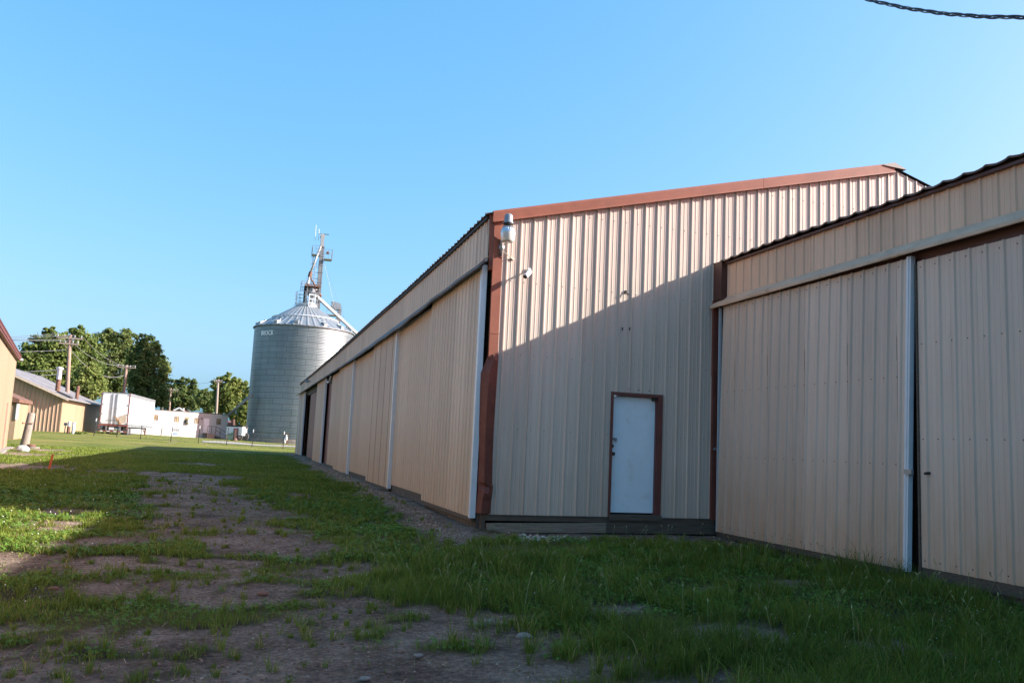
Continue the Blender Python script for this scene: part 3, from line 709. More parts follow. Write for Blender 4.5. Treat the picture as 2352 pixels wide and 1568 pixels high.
ta, tb = math.atan2(ha.y-SY, ha.x-SX), math.atan2(hb.y-SY, hb.x-SX)
ztop, zbot = silo_hit(616, 758.5).z, silo_hit(616, 769.5).z
dtt = (tb-ta+math.pi) % (2*math.pi)-math.pi
mb = MB()
mb.add([(SX+(SR+.10+v.z)*math.cos(ta+dtt*(v.x-xs0)/(xs1-xs0)), SY+(SR+.10+v.z)*math.sin(ta+dtt*(v.x-xs0)/(xs1-xs0)), zbot+(ztop-zbot)*(v.y-ys0)/(ys1-ys0)) for v in tv], tf)
mb.build('lettering', mat('white_sign_paint', (.85, .85, .85), rough=.5, var=.02), silo, label='white block lettering near the top of the wall')

# ---- bucket elevator leg and its head, spouts, platforms
Z3 = lambda x, y, D: onD(*zz(x, y, 720, 660, 3.92), D)
DE = DS+2.2
elev = thing('bucket_elevator', (Z3(945, 900, DE).x, Z3(945, 900, DE).y, .4), 'tall bucket elevator tower rising above the silo peak with platform, ladder and spout', 'elevator')
def leg(x0, y0, x1, y1, w, D, mb):
    a = Z3(x0, y0, D); b2 = Z3(x1, y1, D); b2.x, b2.y = a.x+(b2.x-a.x), a.y+(b2.y-a.y)
    mb.bar(b2, a, w, w, up=(0, 1, 0))
px = 1/3.92/1.30612*DE/1920*1.06      # metres per zoomed pixel
mb = MB(); top = Z3(962, 300, DE); 
mb.box((top.x-.25, top.y-.3, .6), (top.x+.17, top.y+.3, top.z)); mb.box((top.x+.22, top.y-.3, .6), (top.x+.38, top.y+.3, top.z))
for zf in (535, 740, 620, 430): z = Z3(960, zf, DE).z; mb.box((top.x-.3, top.y-.34, z-.05), (top.x+.42, top.y+.34, z+.05))
mb.build('casing', M_galvd, elev)
ht = Z3(965, 165, DE); h0 = Z3(965, 310, DE)
mb = MB(); w = .36
mb.box((top.x-.2-.02, top.y-.35, h0.z-.1), (top.x+.26, top.y+.35, ht.z-.35)); 
mb.tube([(top.x+.03, top.y-.3, ht.z-.36), (top.x+.03, top.y+.3, ht.z-.36)], .36, 14); mb.box((top.x-.32, top.y-.3, Z3(0, 225, DE).z-.06), (top.x+.42, top.y+.3, Z3(0, 225, DE).z+.06))
mb.build('head', M_pale, elev)
mb = MB(); mb.bar((top.x+.2, top.y, ht.z+.02), (top.x+.95, top.y-.2, ht.z-.02), .3, .05); mb.bar((top.x-.5, top.y, ht.z), (top.x-.1, top.y, ht.z), .2, .05); mb.build('davit', M_galvd, elev)
# top platform
mb = MB(); pz = Z3(0, 325, DE).z; pz2 = Z3(0, 350, DE).z
mb.box((top.x-1.35, top.y-.8, pz-.04), (top.x-.3, top.y+.6, pz+.04)); mb.build('platform', M_galvd, elev); mb = MB(); mb.box((top.x+.45, top.y-.9, pz2-.25), (top.x+1.6, top.y+.6, pz2-.13))
mb.build('platform', M_galvd, elev)
mb = MB()
def rail(mb, pts, z, hh, levels=(.5, 1.), r=.025):
    for p in pts: mb.tube([(p[0], p[1], z), (p[0], p[1], z+hh)], r, 5)
    for l in levels: mb.tube([(p[0], p[1], z+hh*l) for p in pts], r, 5, False)
rail(mb, [(top.x-1.35, top.y+.6), (top.x-1.35, top.y-.1), (top.x-1.35, top.y-.8), (top.x-.8, top.y-.8), (top.x-.32, top.y-.8)], pz, 1.35, (.35, .68, 1))
rail(mb, [(top.x+.45, top.y-.9), (top.x+1.0, top.y-.9), (top.x+1.6, top.y-.9), (top.x+1.6, top.y-.1), (top.x+1.6, top.y+.6)], pz2-.13, 1.4, (.5, 1))
mb.build('railing', M_galvd, elev)
mb = MB(); mb.tube([(top.x+.75, top.y-.1, pz2+.9), (top.x+1.15, top.y-.1, pz2+.9)], .22, 10); mb.build('motor', M_rust, elev)
# caged ladder
mb = MB(); lx = top.x-.95; ly = top.y-.2; za, zb = Z3(0, 1000, DE).z-2, pz+.2
for o in (-.22, .22): mb.bar((lx+o, ly, za), (lx+o, ly, zb), .045)
z = za
while z < zb: mb.tube([(lx-.22, ly, z), (lx+.22, ly, z)], .018, 4); z += .32
z = za+2
while z < zb:
    mb.tube([(lx+.4*math.cos(t), ly-.4*math.sin(t)*.9-.05, z) for t in np.linspace(0, math.pi, 9)], .022, 4, False); z += .9
for t in np.linspace(0, math.pi, 4): mb.tube([(lx+.4*math.cos(t), ly-.4*math.sin(t)*.9-.05, za+2), (lx+.4*math.cos(t), ly-.4*math.sin(t)*.9-.05, zb)], .02, 4)
for zf in (465, 530, 605, 680): z = Z3(0, zf, DE).z; mb.bar((lx, ly, z), (top.x-.2, top.y, z), .05)
mb.build('ladder', M_galvd, elev)
# spout, valve, distributor platform
sp1, sp2, sp3 = Z3(950, 310, DE-.5), Z3(828, 620, DE-1.2), Z3(795, 755, DE-1.6)
mb = MB(); mb.tube([sp1, sp2], .15, 8); mb.tube([sp2, sp3], [.13, .16], 8); mb.build('spout', M_pale, elev, True)
mb = MB(); mb.tube([sp2+Vector((.05, 0, .1)), sp2.lerp(sp3, .35)], .27, 8); mb.tube([sp2.lerp(sp3, .3), Z3(860, 730, DE-1.2), Z3(885, 775, DE-1)], .13, 6); mb.build('valve', M_rust, elev)
mb = MB(); mb.tube([sp3.lerp(sp2, .3), sp3], [.2, .27], 10); mb.build('hopper', M_pale, elev)
pA, pB = Z3(758, 785, DE-1.5), Z3(940, 800, DE-1.0); pz3 = Z3(850, 785, DE-1.2).z
mb = MB(); mb.box((pA.x, pA.y-.9, pz3-.15), (pB.x, pA.y+1.2, pz3)); 
mb.box((pA.x+.1, pA.y-.6, pz3-.8), (pA.x+2.2, pA.y+.9, pz3-.6)); mb.bar((pA.x, pA.y-.9, pz3+.15), (pB.x, pA.y-.9, pz3+.15), .12); mb.build('distributor_platform', M_rust, elev)
mb = MB(); zq = zt+.3
mb.box((pA.x-.02, pA.y-.6, zq), (pA.x+.32, pA.y+.6, pz3-.15)); mb.build('cabinet', M_dark, elev)
mb = MB(); mb.lathe((pA.x+1.15, pA.y, 0), [(.28, zq), (.3, zq+1.0), (.75, zq+1.9), (.75, pz3-.3), (.3, pz3-.1)], 12); mb.build('distributor', M_galvd, elev)
mb = MB()
for x, y in ((pA.x+.4, pA.y-.7), (pB.x-.15, pA.y-.7), (pB.x-.15, pA.y+.9)): mb.bar((x, y, zq-.4), (x, y, pz3-.1), .13)
mb.bar((pA.x+.4, pA.y-.7, zq+.4), (pB.x-.15, pA.y-.7, pz3-.6), .08); mb.bar((pB.x-.15, pA.y-.7, zq+.4), (pB.x-.15, pA.y+.9, pz3-.6), .08); mb.build('support_frame', M_galvd, elev)
mb = MB(); q0, q1 = Z3(712, 825, DE-1.5), Z3(760, 725, DE-1.5)
for z in np.linspace(q0.z, q1.z, 4): mb.tube([(q0.x, q0.y, z), (q0.x, q0.y-.5, z), (q1.x, q0.y-.5, z), (q1.x, q0.y, z)], .03, 4)
for x, y in ((q0.x, 0), (q0.x, -.5), (q1.x, -.5), ((q0.x+q1.x)/2, -.5)): mb.tube([(x, q0.y+y, q0.z), (x, q0.y+y, q1.z)], .03, 4)
q0, q1 = Z3(770, 765, DE-1.5), Z3(930, 700, DE-1.5); rail(mb, [(pA.x+.1, pA.y-.9), (pA.x+.9, pA.y-.9), (pA.x+1.7, pA.y-.9), (pB.x, pA.y-.9)], pz3, 1.1)
mb.build('landing_rail', M_galvd, elev)
# white manway steps in front of the collar
mb = MB(); a = Z3(806, 1020, DS-1.6); b2 = Z3(888, 880, DS-1.6); x0, x1, z0, z1 = a.x, b2.x, a.z-.1, b2.z
for x in (x0, x1): mb.box((x-.07, a.y-.1, z0), (x+.07, a.y+.05, z1+.1))
for f in (0, .36, .66, 1.): z = z0+(z1-z0)*f; mb.box((x0, a.y-.09, z-.09+(.12 if f == 0 else 0)), (x1, a.y+.04, z+.09+(.15 if f == 0 else 0)))
mb.build('manway_steps', M_white, silo)
# antennas on the head platform
mb = MB()
for x, ya, yb in ((882, 240, 60), (922, 240, 105)):
    a = Z3(x, ya, DE); b2 = Z3(x+6, yb, DE); mb.tube([a, (a.x, a.y, b2.z)], .045, 5)
mb.build('antenna', M_white, elev)
# diagonal conveyor down to the right
mb = MB(); a, b2 = Z3(890, 885, DS-.6), Z3(1430, 1385, DS+6)
mb.bar(a, b2, .34, .42); d = (b2-a)
for f in (.12, .45, .78): mb.bar(a+d*f, a+d*(f+.012), .42, .50)
conv = mb.build('conveyor', mat('weathered_conveyor_steel', (.13, .145, .15), rough=.55, metal=.3, var=.15), None); tag(conv, 'square steel conveyor trough sloping down to the right from the silo peak', 'conveyor')
mb = MB(); mb.tube([Z3(905, 835, DE-1), Z3(955, 900, DE-1.2)], .2, 8); mb.build('elbow_spout', M_rust, elev, True)
mb = MB(); mb.tube([a+d*.75+Vector((0, 0, -.2)), a+d*.75+Vector((0, 0, -3.0))], .06, 5); mb.build('support_leg', M_galvd, conv)
# second elevator head behind the silo roof
D2 = DS+8
h2 = thing('elevator_head', (Z3(1130, 1130, D2).x, Z3(1130, 1130, D2).y, .4), 'shorter grey elevator head with rounded hood peeking over the right of the silo roof', 'elevator')
mb = MB(); a, b2 = Z3(1080, 1050, D2), Z3(1188, 1000, D2); mb.box((a.x, a.y-.5, a.z), (b2.x, a.y+.5, b2.z)); mb.tube([(b2.x-1.0, a.y-.53, b2.z-.15), (b2.x-1.0, a.y+.53, b2.z-.15)], .55, 12); mb.tube([(b2.x-.55, a.y-.56, b2.z-.25), (b2.x-.55, a.y+.56, b2.z-.25)], .55, 12); mb.build('hood', M_galv, h2)
mb = MB(); c1, c2 = Z3(1160, 1130, D2), Z3(1185, 1050, D2); mb.box((c1.x-.2, a.y-.4, .5), (c2.x+.05, a.y+.4, a.z)); c1 = Z3(1075, 970, D2); mb.box((a.x-.05, a.y-.2, a.z), (a.x+.12, a.y+.2, c1.z)); mb.box((a.x-.2, a.y-.25, c1.z), (a.x+.45, a.y+.25, c1.z+.12)); mb.build('casing', M_galvd, h2)
mb = MB(); p1, p2 = Z3(1010, 1115, D2), Z3(1180, 1100, D2); mb.box((p1.x, a.y-1, p1.z-.12), (p2.x, a.y+.6, p1.z)); rail(mb, [(p1.x, a.y-1), (p1.x+1.1, a.y-1), (p1.x+2.3, a.y-1), (p2.x, a.y-1)], p1.z, 1.2)
for x in (p1.x+.3, p1.x+1.6, p2.x-.4): mb.bar((x, a.y-.8, .5), (x, a.y-.8, p1.z), .12)
mb.bar((p1.x+.3, a.y-.8, p1.z-3), (p2.x-.4, a.y-.8, p1.z), .08); mb.build('platform', M_galvd, h2)
# guy wires
for (x0, y0, x1, y1) in ((985, 480, 1100, 960), (990, 500, 1225, 1150), (680, 935, 600, 1050)):
    mb = MB(); p0 = Z3(x0, y0, DE); p1 = Z3(x1, y1, DE+2); mb.tube([p0, p0+(p1-p0)*1.2], .013, 4)
    tag(mb.build('guy_wire', M_linewire), {600: 'thin guy wire stretched left of the silo peak', 1100: 'upper thin guy wire from the elevator tower to the right', 1225: 'lower thin guy wire from the elevator tower to the right'}[x1], 'wire', 'guy wires of the elevator tower')
# grain auger on the left of the silo
Z2 = lambda x, y, D: onD(*zz(x, y, 440, 1080, 4.9), D)
mb = MB(); a, b2 = Z2(1195, 815, 123), Z2(1515, 535, 121); mb.tube([b2+(b2-a)*.1, a], .2, 10)
au = tag(mb.build('grain_auger', M_galvd, None, True), 'thin grey auger tube slanting down from the left side of the silo', 'auger')

# gas regulator at the silo foot
Z6 = lambda x, y, D: onD(*zz(x, y, 640, 1180, 8.71), D)
gp = G(*zz(1880, 1330, 640, 1180, 8.71)); dg = 108.
gp = Z6(1880, 1325, dg); k = dg/1920/8.71/1.306
gm = thing('gas_regulator', gp, 'white gas regulator on pipes beside the silo foot', 'gas regulator')
mb = MB(); mb.lathe((gp.x-20*k, gp.y, gp.z), [(25*k, 20*k), (32*k, 60*k), (32*k, 130*k), (12*k, 150*k)], 12); mb.lathe((gp.x+10*k, gp.y-.05, gp.z), [(20*k, 90*k), (32*k, 130*k), (32*k, 165*k), (16*k, 185*k), (16*k, 235*k)], 12); mb.build('tank', M_white, gm, True)
mb = MB(); mb.bar((gp.x-50*k, gp.y+.1, gp.z), (gp.x-50*k, gp.y+.1, gp.z+275*k), 12*k); mb.bar((gp.x+55*k, gp.y+.1, gp.z), (gp.x+55*k, gp.y+.1, gp.z+275*k), 12*k); mb.bar((gp.x-50*k, gp.y+.1, gp.z+270*k), (gp.x+55*k, gp.y+.1, gp.z+270*k), 12*k); mb.tube([(gp.x+40*k, gp.y, gp.z), (gp.x+40*k, gp.y, gp.z+110*k), (gp.x, gp.y, gp.z+110*k)], 10*k, 6); mb.build('pipework', M_rust, gm)

# ================================================================== MOBILE OFFICE
hA, hB = onD(300, 1000, 117.), onD(519.5, 1009, 124.)
hA.z = hB.z = 0
wd = (hB-hA).normalized(); wn = Vector((wd.y, -wd.x, 0))          # wn faces the camera
Lh = (hB-hA).length
zb_ = .75; zt_ = onD(519, 951.5, 124.).z
Mh = Matrix(((wd.x, -wn.x, 0, hA.x), (wd.y, -wn.y, 0, hA.y), (0, 0, 1, 0), (0, 0, 0, 1)))     # local x along wall, y back, z up
hm = thing('mobile_office', (hA+hB)/2+Vector((0, 0, zb_)), 'long low white mobile office with flat roof and steps up to its door', 'building')
def hx(u, v):      # pixel -> local (x, z) on the front wall
    q = ray(u, v); n = wn; t = (hA-Vector((0, 0, CZ))).dot(n)/q.dot(n); p = q*t+Vector((0, 0, CZ)); return (p-hA).dot(wd), p.z
mb = MB(Mh); nz = 20; zf = zt_-.42
for i in range(nz):
    a = zb_-.2+(zf-zb_+.2)*i/nz; b2 = zb_-.2+(zf-zb_+.2)*(i+1)/nz
    mb.quad((0, -.018, a), (Lh, -.018, a), (Lh, .0, b2), (0, 0, b2)); mb.quad((0, 0, b2), (Lh, 0, b2), (Lh, -.018, b2), (0, -.018, b2))
mb.quad((Lh, 0, zb_-.2), (Lh, 3.6, zb_-.2), (Lh, 3.6, zf), (Lh, 0, zf)); mb.quad((0, 3.6, zb_-.2), (0, 0, zb_-.2), (0, 0, zf), (0, 3.6, zf)); mb.quad((Lh, 3.6, zb_-.2), (0, 3.6, zb_-.2), (0, 3.6, zf), (Lh, 3.6, zf))
mb.build('wall', M_vinyl, hm)
mb = MB(Mh); mb.box((-.05, -.06, zf), (Lh+.05, 3.66, zt_-.06)); mb.build('fascia', M_vinyl, hm)
mb = MB(Mh); mb.box((-.1, -.1, zt_-.06), (Lh+.1, 3.7, zt_+.03)); mb.tube([(6, 1, zt_), (6, 1, zt_+.35)], .06, 6); mb.tube([(7.2, 1.2, zt_), (7.2, 1.2, zt_+.3)], .06, 6); mb.build('roof', M_roofdk, hm)
def h2(x, y): return hx(*zz(x, y, 440, 1080, 4.9))
for (xa, ya, xb, yb) in ((100, 797, 167, 887), (410, 820, 472, 912), (560, 830, 620, 920), (705, 842, 765, 932), (1030, 858, 1088, 950)):
    x0, z1 = h2(xa, ya); x1, z0 = h2(xb, yb)
    mb = MB(Mh); mb.box((x0, -.06, z0), (x0+.09, -.0, z1)); mb.box((x1-.09, -.06, z0), (x1, 0, z1)); mb.box((x0+.09, -.058, z0), (x1-.09, 0, z0+.09)); mb.box((x0+.09, -.058, z1-.09), (x1-.09, 0, z1)); xm = (x0+x1)/2; mb.box((xm-.03, -.055, z0+.09), (xm+.03, 0, z1-.09))
    w_ = mb.build('window', M_bronze, hm); mb = MB(Mh); mb.box((x0+.08, -.03, z0+.08), (x1-.08, -.022, z1-.08)); mb.build('pane', M_glass, w_)
x0, z1 = h2(580, 862); x1, z0 = h2(628, 930); mb = MB(Mh); mb.box((x0, -.5, z0), (x1, -.062, z1)); mb.box((x0+.05, -.52, z0+.06), (x1-.05, -.5, z1-.06)); mb.build('air_conditioner', M_ply, hm)
x0, z1 = h2(840, 857); x1, z0 = h2(903, 1065); mb = MB(Mh); mb.box((x0, -.05, z0), (x1, -.022, z1)); hd = mb.build('door', M_white, hm)
mb = MB(Mh); mb.tube([(x0+.12, -.05, z0+.95), (x0+.12, -.12, z0+.95)], .05, 6); mb.build('handle', M_dark, hd)
x0, z1 = h2(390, 1000); x1, z0 = h2(487, 1045); mb = MB(Mh); mb.box((x0, -.04, z0), (x1, -.02, z1)); 
mb.mi = 1
for k in range(6): f0 = x0+.1+(x1-x0-.2)*(k % 3)/3; g0 = z0+.06+(z1-z0-.1)*(k//3)/2; mb.box((f0+.03, -.048, g0), (f0+(x1-x0)/3-.12, -.041, g0+(z1-z0)/2-.1))
mb.build('skirt_vent', [M_galvd, M_dark], hm)
x0, z1 = h2(390, 1060); x1, z0 = h2(447, 1100); mb = MB(Mh); mb.box((x0, -.04, z0), (x1, -.02, z1)); mb.build('access_hatch', mat('blue_grey_hatch', (.10, .16, .28), rough=.5), hm)
x0, z1 = h2(805, 850); mb = MB(Mh); mb.box((x0-.06, -.16, z1-.14), (x0+.12, -.022, z1)); mb.build('porch_lamp', M_dark, hm)
# steps (stand on the ground beside the door)
xa, za = h2(820, 1068); xb, zb2 = h2(910, 1068); xe, ze_ = h2(1095, 1165)
stp = thing('entry_steps', Mh @ Vector(((xa+xb)/2, -.8, zb_)), 'weathered wooden steps and railing under the white office door', 'steps')
mb = MB(Mh); mb.box((xa, -1.2, za-.1), (xb+.3, -.06, za)); mb.build('landing', M_wood, stp)
mb = MB(Mh)
for k in range(5):
    f = k/5; x = xb+.3+(xe-xb-.3)*f; z = za-(za-zb_)*(k+1)/5.5; mb = MB(Mh); mb.box((x, -1.2, z-.06), (x+(xe-xb)/5+.05, -.06, z)); mb.build('tread', M_wood, stp)
mb = MB(Mh)
mb.box((xa+.05, -1.18, zb_-.1), (xb+.2, -1.14, za-.15)); mb.build('support', M_wood, stp)
mb = MB(Mh); hz = .95
for x in (xa, (xa+xb)/2+.1, xb+.3): mb.bar((x, -1.18, za), (x, -1.18, za+hz), .06)
mb.bar((xa, -1.18, za+hz), (xb+.3, -1.18, za+hz), .06); mb.bar((xb+.3, -1.18, za+hz), (xe, -1.18, zb_+hz), .06); mb.bar((xb+.3, -1.18, za+hz*.5), (xe, -1.18, zb_+hz*.5), .05)
mb.bar((xe, -1.18, zb_-.1), (xe, -1.18, zb_+hz), .06); mb.bar(((xb+xe)/2, -1.18, zb_), ((xb+xe)/2, -1.18, (za+zb_)/2+hz), .05); mb.build('railing', M_wooddk, stp)
pb = onD(*zz(213, 1130, 440, 1080, 4.9), 112); pb.z = float(T(pb.x, pb.y))
mb = MB(); mb.tube([pb+Vector((0, 0, -.3)), pb+Vector((.05, 0, .95)), pb+Vector((.05, 0, 1.0))], [.11, .11, .07], 8); tag(mb.build('bollard', M_ply), 'short pale bollard post in front of the white office wall', 'bollard')

# ================================================================== SEMI TRAILER
Z5 = lambda x, y, D: onD(*zz(x, y, 260, 1140, 8.71), D)
def solve_trailer(DT, Lt=16.0):
    r_ = Z5(1068, 1140, DT); lo, hi = DT, DT+Lt
    for _ in range(50):
        m = (lo+hi)/2; f = Z5(1750, 1000, m)
        if math.hypot(f.x-r_.x, f.y-r_.y) < Lt: lo = m
        else: hi = m
    by = Vector((f.x-r_.x, f.y-r_.y, 0)).normalized(); ax = Vector((by.y, -by.x, 0))
    q = ray(*zz(318, 1140, 260, 1140, 8.71)); w = (r_.y*q.x-r_.x*q.y)/(ax.y*q.x-ax.x*q.y)
    return r_, ax, by, w
lo, hi = 50., 110.
for _ in range(40):
    DT = (lo+hi)/2; rr_, ax, by, wt = solve_trailer(DT)
    if wt < 2.6: lo = DT
    else: hi = DT
Lt = 16.0; rl = rr_-ax*wt
Mt = Matrix(((ax.x, by.x, 0, rl.x), (ax.y, by.y, 0, rl.y), (0, 0, 1, 0), (0, 0, 0, 1)))

tz = lambda y: Z5(700, y, DT-.2).z
zg = tz(1448); z0, z1 = tz(1150), tz(322)
tr = thing('semi_trailer', Mt @ Vector((wt/2, Lt/2, zg)), 'white box semi trailer with a patched rear door parked on the grass', 'trailer')
mb = MB(Mt); mb.box((.03, .05, z0-.02), (wt-.03, Lt, z1-.06)); mb.build('body', M_twhite, tr)
mb = MB(Mt); mb.box((0, .02, z1-.06), (wt, Lt+.02, z1+.02)); mb.box((wt-.025, .06, z1-.30), (wt+.012, Lt, z1-.06)); mb.build('roof', M_galvd, tr)
mb = MB(Mt); mb.box((-.02, .0, z0-.45), (.09, .10, z1)); mb.box((wt-.09, 0, z0-.45), (wt+.02, .10, z1)); mb.box((-.02, -.02, z0-.18), (wt+.02, .10, z0)); mb.build('rear_frame', M_tred, tr)
for i, (xa, xb) in enumerate(((.10, wt/2-.02), (wt/2+.02, wt-.10))):
    mb = MB(Mt); mb.box((xa, -.015, z0+.02), (xb, .05, z1-.08)); dd = mb.build('rear_door', M_twhite, tr)
    mb = MB(Mt)
    xs = xb-.22 if i == 0 else xa+.14
    mb.tube([(xs, -.05, z0+.02), (xs, -.05, z1-.1)], .03, 6)
    for f in (.1, .5, .95): z = z0+(z1-z0)*f; mb.box((xs-.07, -.06, z-.03), (xs+.07, -.016, z+.03))
    mb.box((xs-.3, -.07, z0+.40), (xs+.1, -.05, z0+.45)); mb.build('lock_bar', M_galvd, dd)
    xh = xa if i == 0 else xb
    for f in (.04, .32, .62, .95): mb = MB(Mt); z = z0+(z1-z0)*f; mb.box((xh-.12, -.03, z-.06), (xh+.12, -.016, z+.04)); mb.build('hinge', M_galvd, dd)
    if i == 1:
        mb = MB(Mt); za = z0+.06
        out = [(xb-.72, za+.03), (xb-.86, za+.55), (xb-.62, za+.80), (xb-.45, za+.78), (xb-.25, za+.95), (xb-.06, za+.92), (xb-.06, za+.18), (xb-.5, za+.02)]
        mb.add([(x, -.02, z) for x, z in out]+[(x, -.032, z) for x, z in out], [tuple(range(8, 16))]+[(k, (k+1) % 8, 8+(k+1) % 8, 8+k) for k in range(8)]); mb.build('patch', M_ply, dd)
        mb = MB(Mt); mb.bar((xa+.06, -.05, z0+.78), (xa+.66, -.05, z0+.03), .14, .05, up=(0, 1, 0)); mb.build('brace_board', mat('raw_timber', (.36, .20, .10), rough=.8), dd)
zbmp = tz(1335)
mb = MB(Mt); mb.box((.05, -.05, zbmp-.09), (wt-.05, .06, zbmp+.07)); bm_ = mb.build('bumper', M_tred, tr)
mb = MB(Mt)
for k in range(4): mb = MB(Mt); mb.box((.15+k*.62, -.058, zbmp-.05), (.42+k*.62, -.051, zbmp+.04)); mb.build('reflective_tape', M_white, bm_)
mb = MB(Mt)
for x in (.62, wt-.75): mb = MB(Mt); mb.box((x, -.0, zbmp-.05), (x+.15, .06, z0-.18)); mb.build('bumper_post', M_galvd, tr)
mb = MB(Mt); mb.box((.95, -.03, z0-.55), (1.40, -.015, z0-.30)); mb.build('licence_plate', M_white, tr)
mb = MB(Mt); mb.box((.5, .1, z0-.35), (wt-.6, Lt-.5, z0-.05)); mb.build('underframe', M_dark, tr)
mb = MB(Mt); mb.box((wt-.03, .12, z0-.22), (wt+.012, Lt, z0+.10)); mb.build('side_rail', M_galv, tr)
for yy in (1.6, 2.85):
    for x in (.25, wt-.30):
        mb = MB(Mt); c = Vector((x, yy, zg+.50)); s_ = 1 if x > 1 else -1
        mb.tube([c+Vector((-s_*.45, 0, 0)), c+Vector((-s_*.43, 0, 0)), c+Vector((s_*.13, 0, 0)), c+Vector((s_*.16, 0, 0))], [.44, .5, .5, .44], 20)
        wh = mb.build('wheel', M_tyre, tr); mb = MB(Mt); mb.tube([c+Vector((s_*.165, 0, 0)), c+Vector((s_*.12, 0, 0)), c+Vector((s_*.19, 0, 0))][:2], [.27, .2], 14); mb.build('rim', M_galvd, wh)
for x in (.35, wt-.35):
    mb = MB(Mt); mb.box((x-.07, .55, zg+.25), (x+.3 if x < 1 else x+.28, .58, z0-.3)); mb.build('mud_flap', M_tyre, tr)
yl_ = Lt*.80
for x in (.35, wt-.30):
    mb = MB(Mt); mb.bar((x, yl_, zg), (x, yl_, z0-.1), .15); mb.box((x-.15, yl_-.15, zg-.02), (x+.15, yl_+.15, zg+.05)); mb.bar((x, yl_, zg+.3), (x, yl_-1.8, z0-.3), .08); mb.build('landing_leg', M_rust, tr)

# ================================================================== LEFT BUILDINGS
ZL = lambda x, y: zz(x, y, 0, 980, 3.92)
# shed behind: ribbed gable, smooth cream side
cR = onD(*ZL(690, 1250), 81.5); YS = cR.y; XS = cR.x; zg = cR.z
print('shed corner', cR, 'trailer', DT, rl, rr_, by)
sz_e = onY(*ZL(745, 822), YS).z; ap = onY(*ZL(170, 562), YS); sl = (ap.z-sz_e)/(ap.x-XS)
XA = XS-6.5; za = sz_e+(XA-XS)*sl; YSE = YS+24
shed = thing('beige_shed', (XA, YS+10, zg), 'beige shed with ribbed end wall, grey sheet roof and a tall flue pipe', 'shed')
gz = lambda x: sz_e+(x-XS)*sl if x > XA else za-(XA-x)*(-sl)
mb = MB(); ribbed(mb, (XA-6, YS, 0), (1, 0, 0), XS-XA+6, (0, -1, 0), zg-.1, lambda u: gz(XA-6+u)-.05, pitch=.305, h=.05, minor=.006); mb.build('gable_wall', M_creamrib, shed)
mb = MB(); mb.box((XS-.02, YS+.02, zg-.3), (XS+.03, YSE, sz_e-.05)); mb.build('side_wall', M_cream, shed)
mb = MB(); mb.box((XS-.1, YS-.03, zg-.1), (XS+.05, YS+.019, sz_e-.06)); mb.build('corner_trim', M_cream, shed)
ov = .55
mb = MB(); P = lambda x, y, d=0: (x, y, gz(x) + d) if x <= XS else (x, y, sz_e+(x-XS)*sl+d)
for (x0, x1) in ((XA, XS+.55), (XA-6.5, XA)):
    f = lambda x: (sz_e+(x-XS)*sl if x >= XA else za-(XA-x)*(-sl))
    mb.hexa([(x0, YS-ov, f(x0)), (x1, YS-ov, f(x1)), (x1, YSE+.3, f(x1)), (x0, YSE+.3, f(x0)), (x0, YS-ov, f(x0)+.07), (x1, YS-ov, f(x1)+.07), (x1, YSE+.3, f(x1)+.07), (x0, YSE+.3, f(x0)+.07)])
rf = mb.build('roof', M_roofgrey, shed)
mb = MB(); f = lambda x: sz_e+(x-XS)*sl
mb.hexa([(XA, YS-ov-.03, f(XA)-.16), (XS+.55, YS-ov-.03, f(XS+.55)-.12), (XS+.55, YS-ov+.02, f(XS+.55)-.12), (XA, YS-ov+.02, f(XA)-.16), (XA, YS-ov-.03, f(XA)+.05), (XS+.55, YS-ov-.03, f(XS+.55)+.05), (XS+.55, YS-ov+.02, f(XS+.55)+.05), (XA, YS-ov+.02, f(XA)+.05)]); mb.build('barge_board', M_ply, shed)
mb = MB()
for k in range(34): y = YS+.1+k*.62; mb.box((XS+.03, y, sz_e-.10), (XS+.5, y+.06, sz_e-.02-.12))
mb.build('rafter_tails', M_ply, shed)
fx = onY(*ZL(680, 715), YS+4); ft = onY(*ZL(692, 485), YS+4)
mb = MB(); mb.tube([(fx.x, fx.y, fx.z-.4), (fx.x, fx.y, fx.z+(ft.z-fx.z)*.42)], .20, 10); mb.mi = 1; mb.tube([(fx.x, fx.y, fx.z+(ft.z-fx.z)*.42), (fx.x, fx.y, ft.z-.1)], .20, 10); mb.tube([(fx.x, fx.y, ft.z-.1), (fx.x, fx.y, ft.z+.03), (fx.x, fx.y, ft.z+.12)], [.31, .31, .1], 10)
mb.build('flue_pipe', [M_rust, mat('pale_flue_metal', (.55, .48, .50), rough=.45, metal=.3)], rf)
p = onY(*ZL(908, 800), YS+7); mb = MB(); mb.tube([(p.x, p.y, p.z-.4), (p.x, p.y, p.z+.85)], .16, 8); mb.build('vent_pipe', M_rust, rf)
p = onY(*ZL(750, 770), YS+1.4); mb = MB(); zz0 = f(p.x); mb.hexa([(p.x-.55, p.y, f(p.x-.55)+.06), (p.x+.55, p.y, f(p.x+.55)+.06), (p.x+.55, p.y+1.2, f(p.x+.55)+.06), (p.x-.55, p.y+1.2, f(p.x-.55)+.06), (p.x-.55, p.y, f(p.x-.55)+.22), (p.x+.55, p.y, f(p.x+.55)+.22), (p.x+.55, p.y+1.2, f(p.x+.55)+.22), (p.x-.55, p.y+1.2, f(p.x-.55)+.22)]); mb.build('skylight', M_dark, rf)

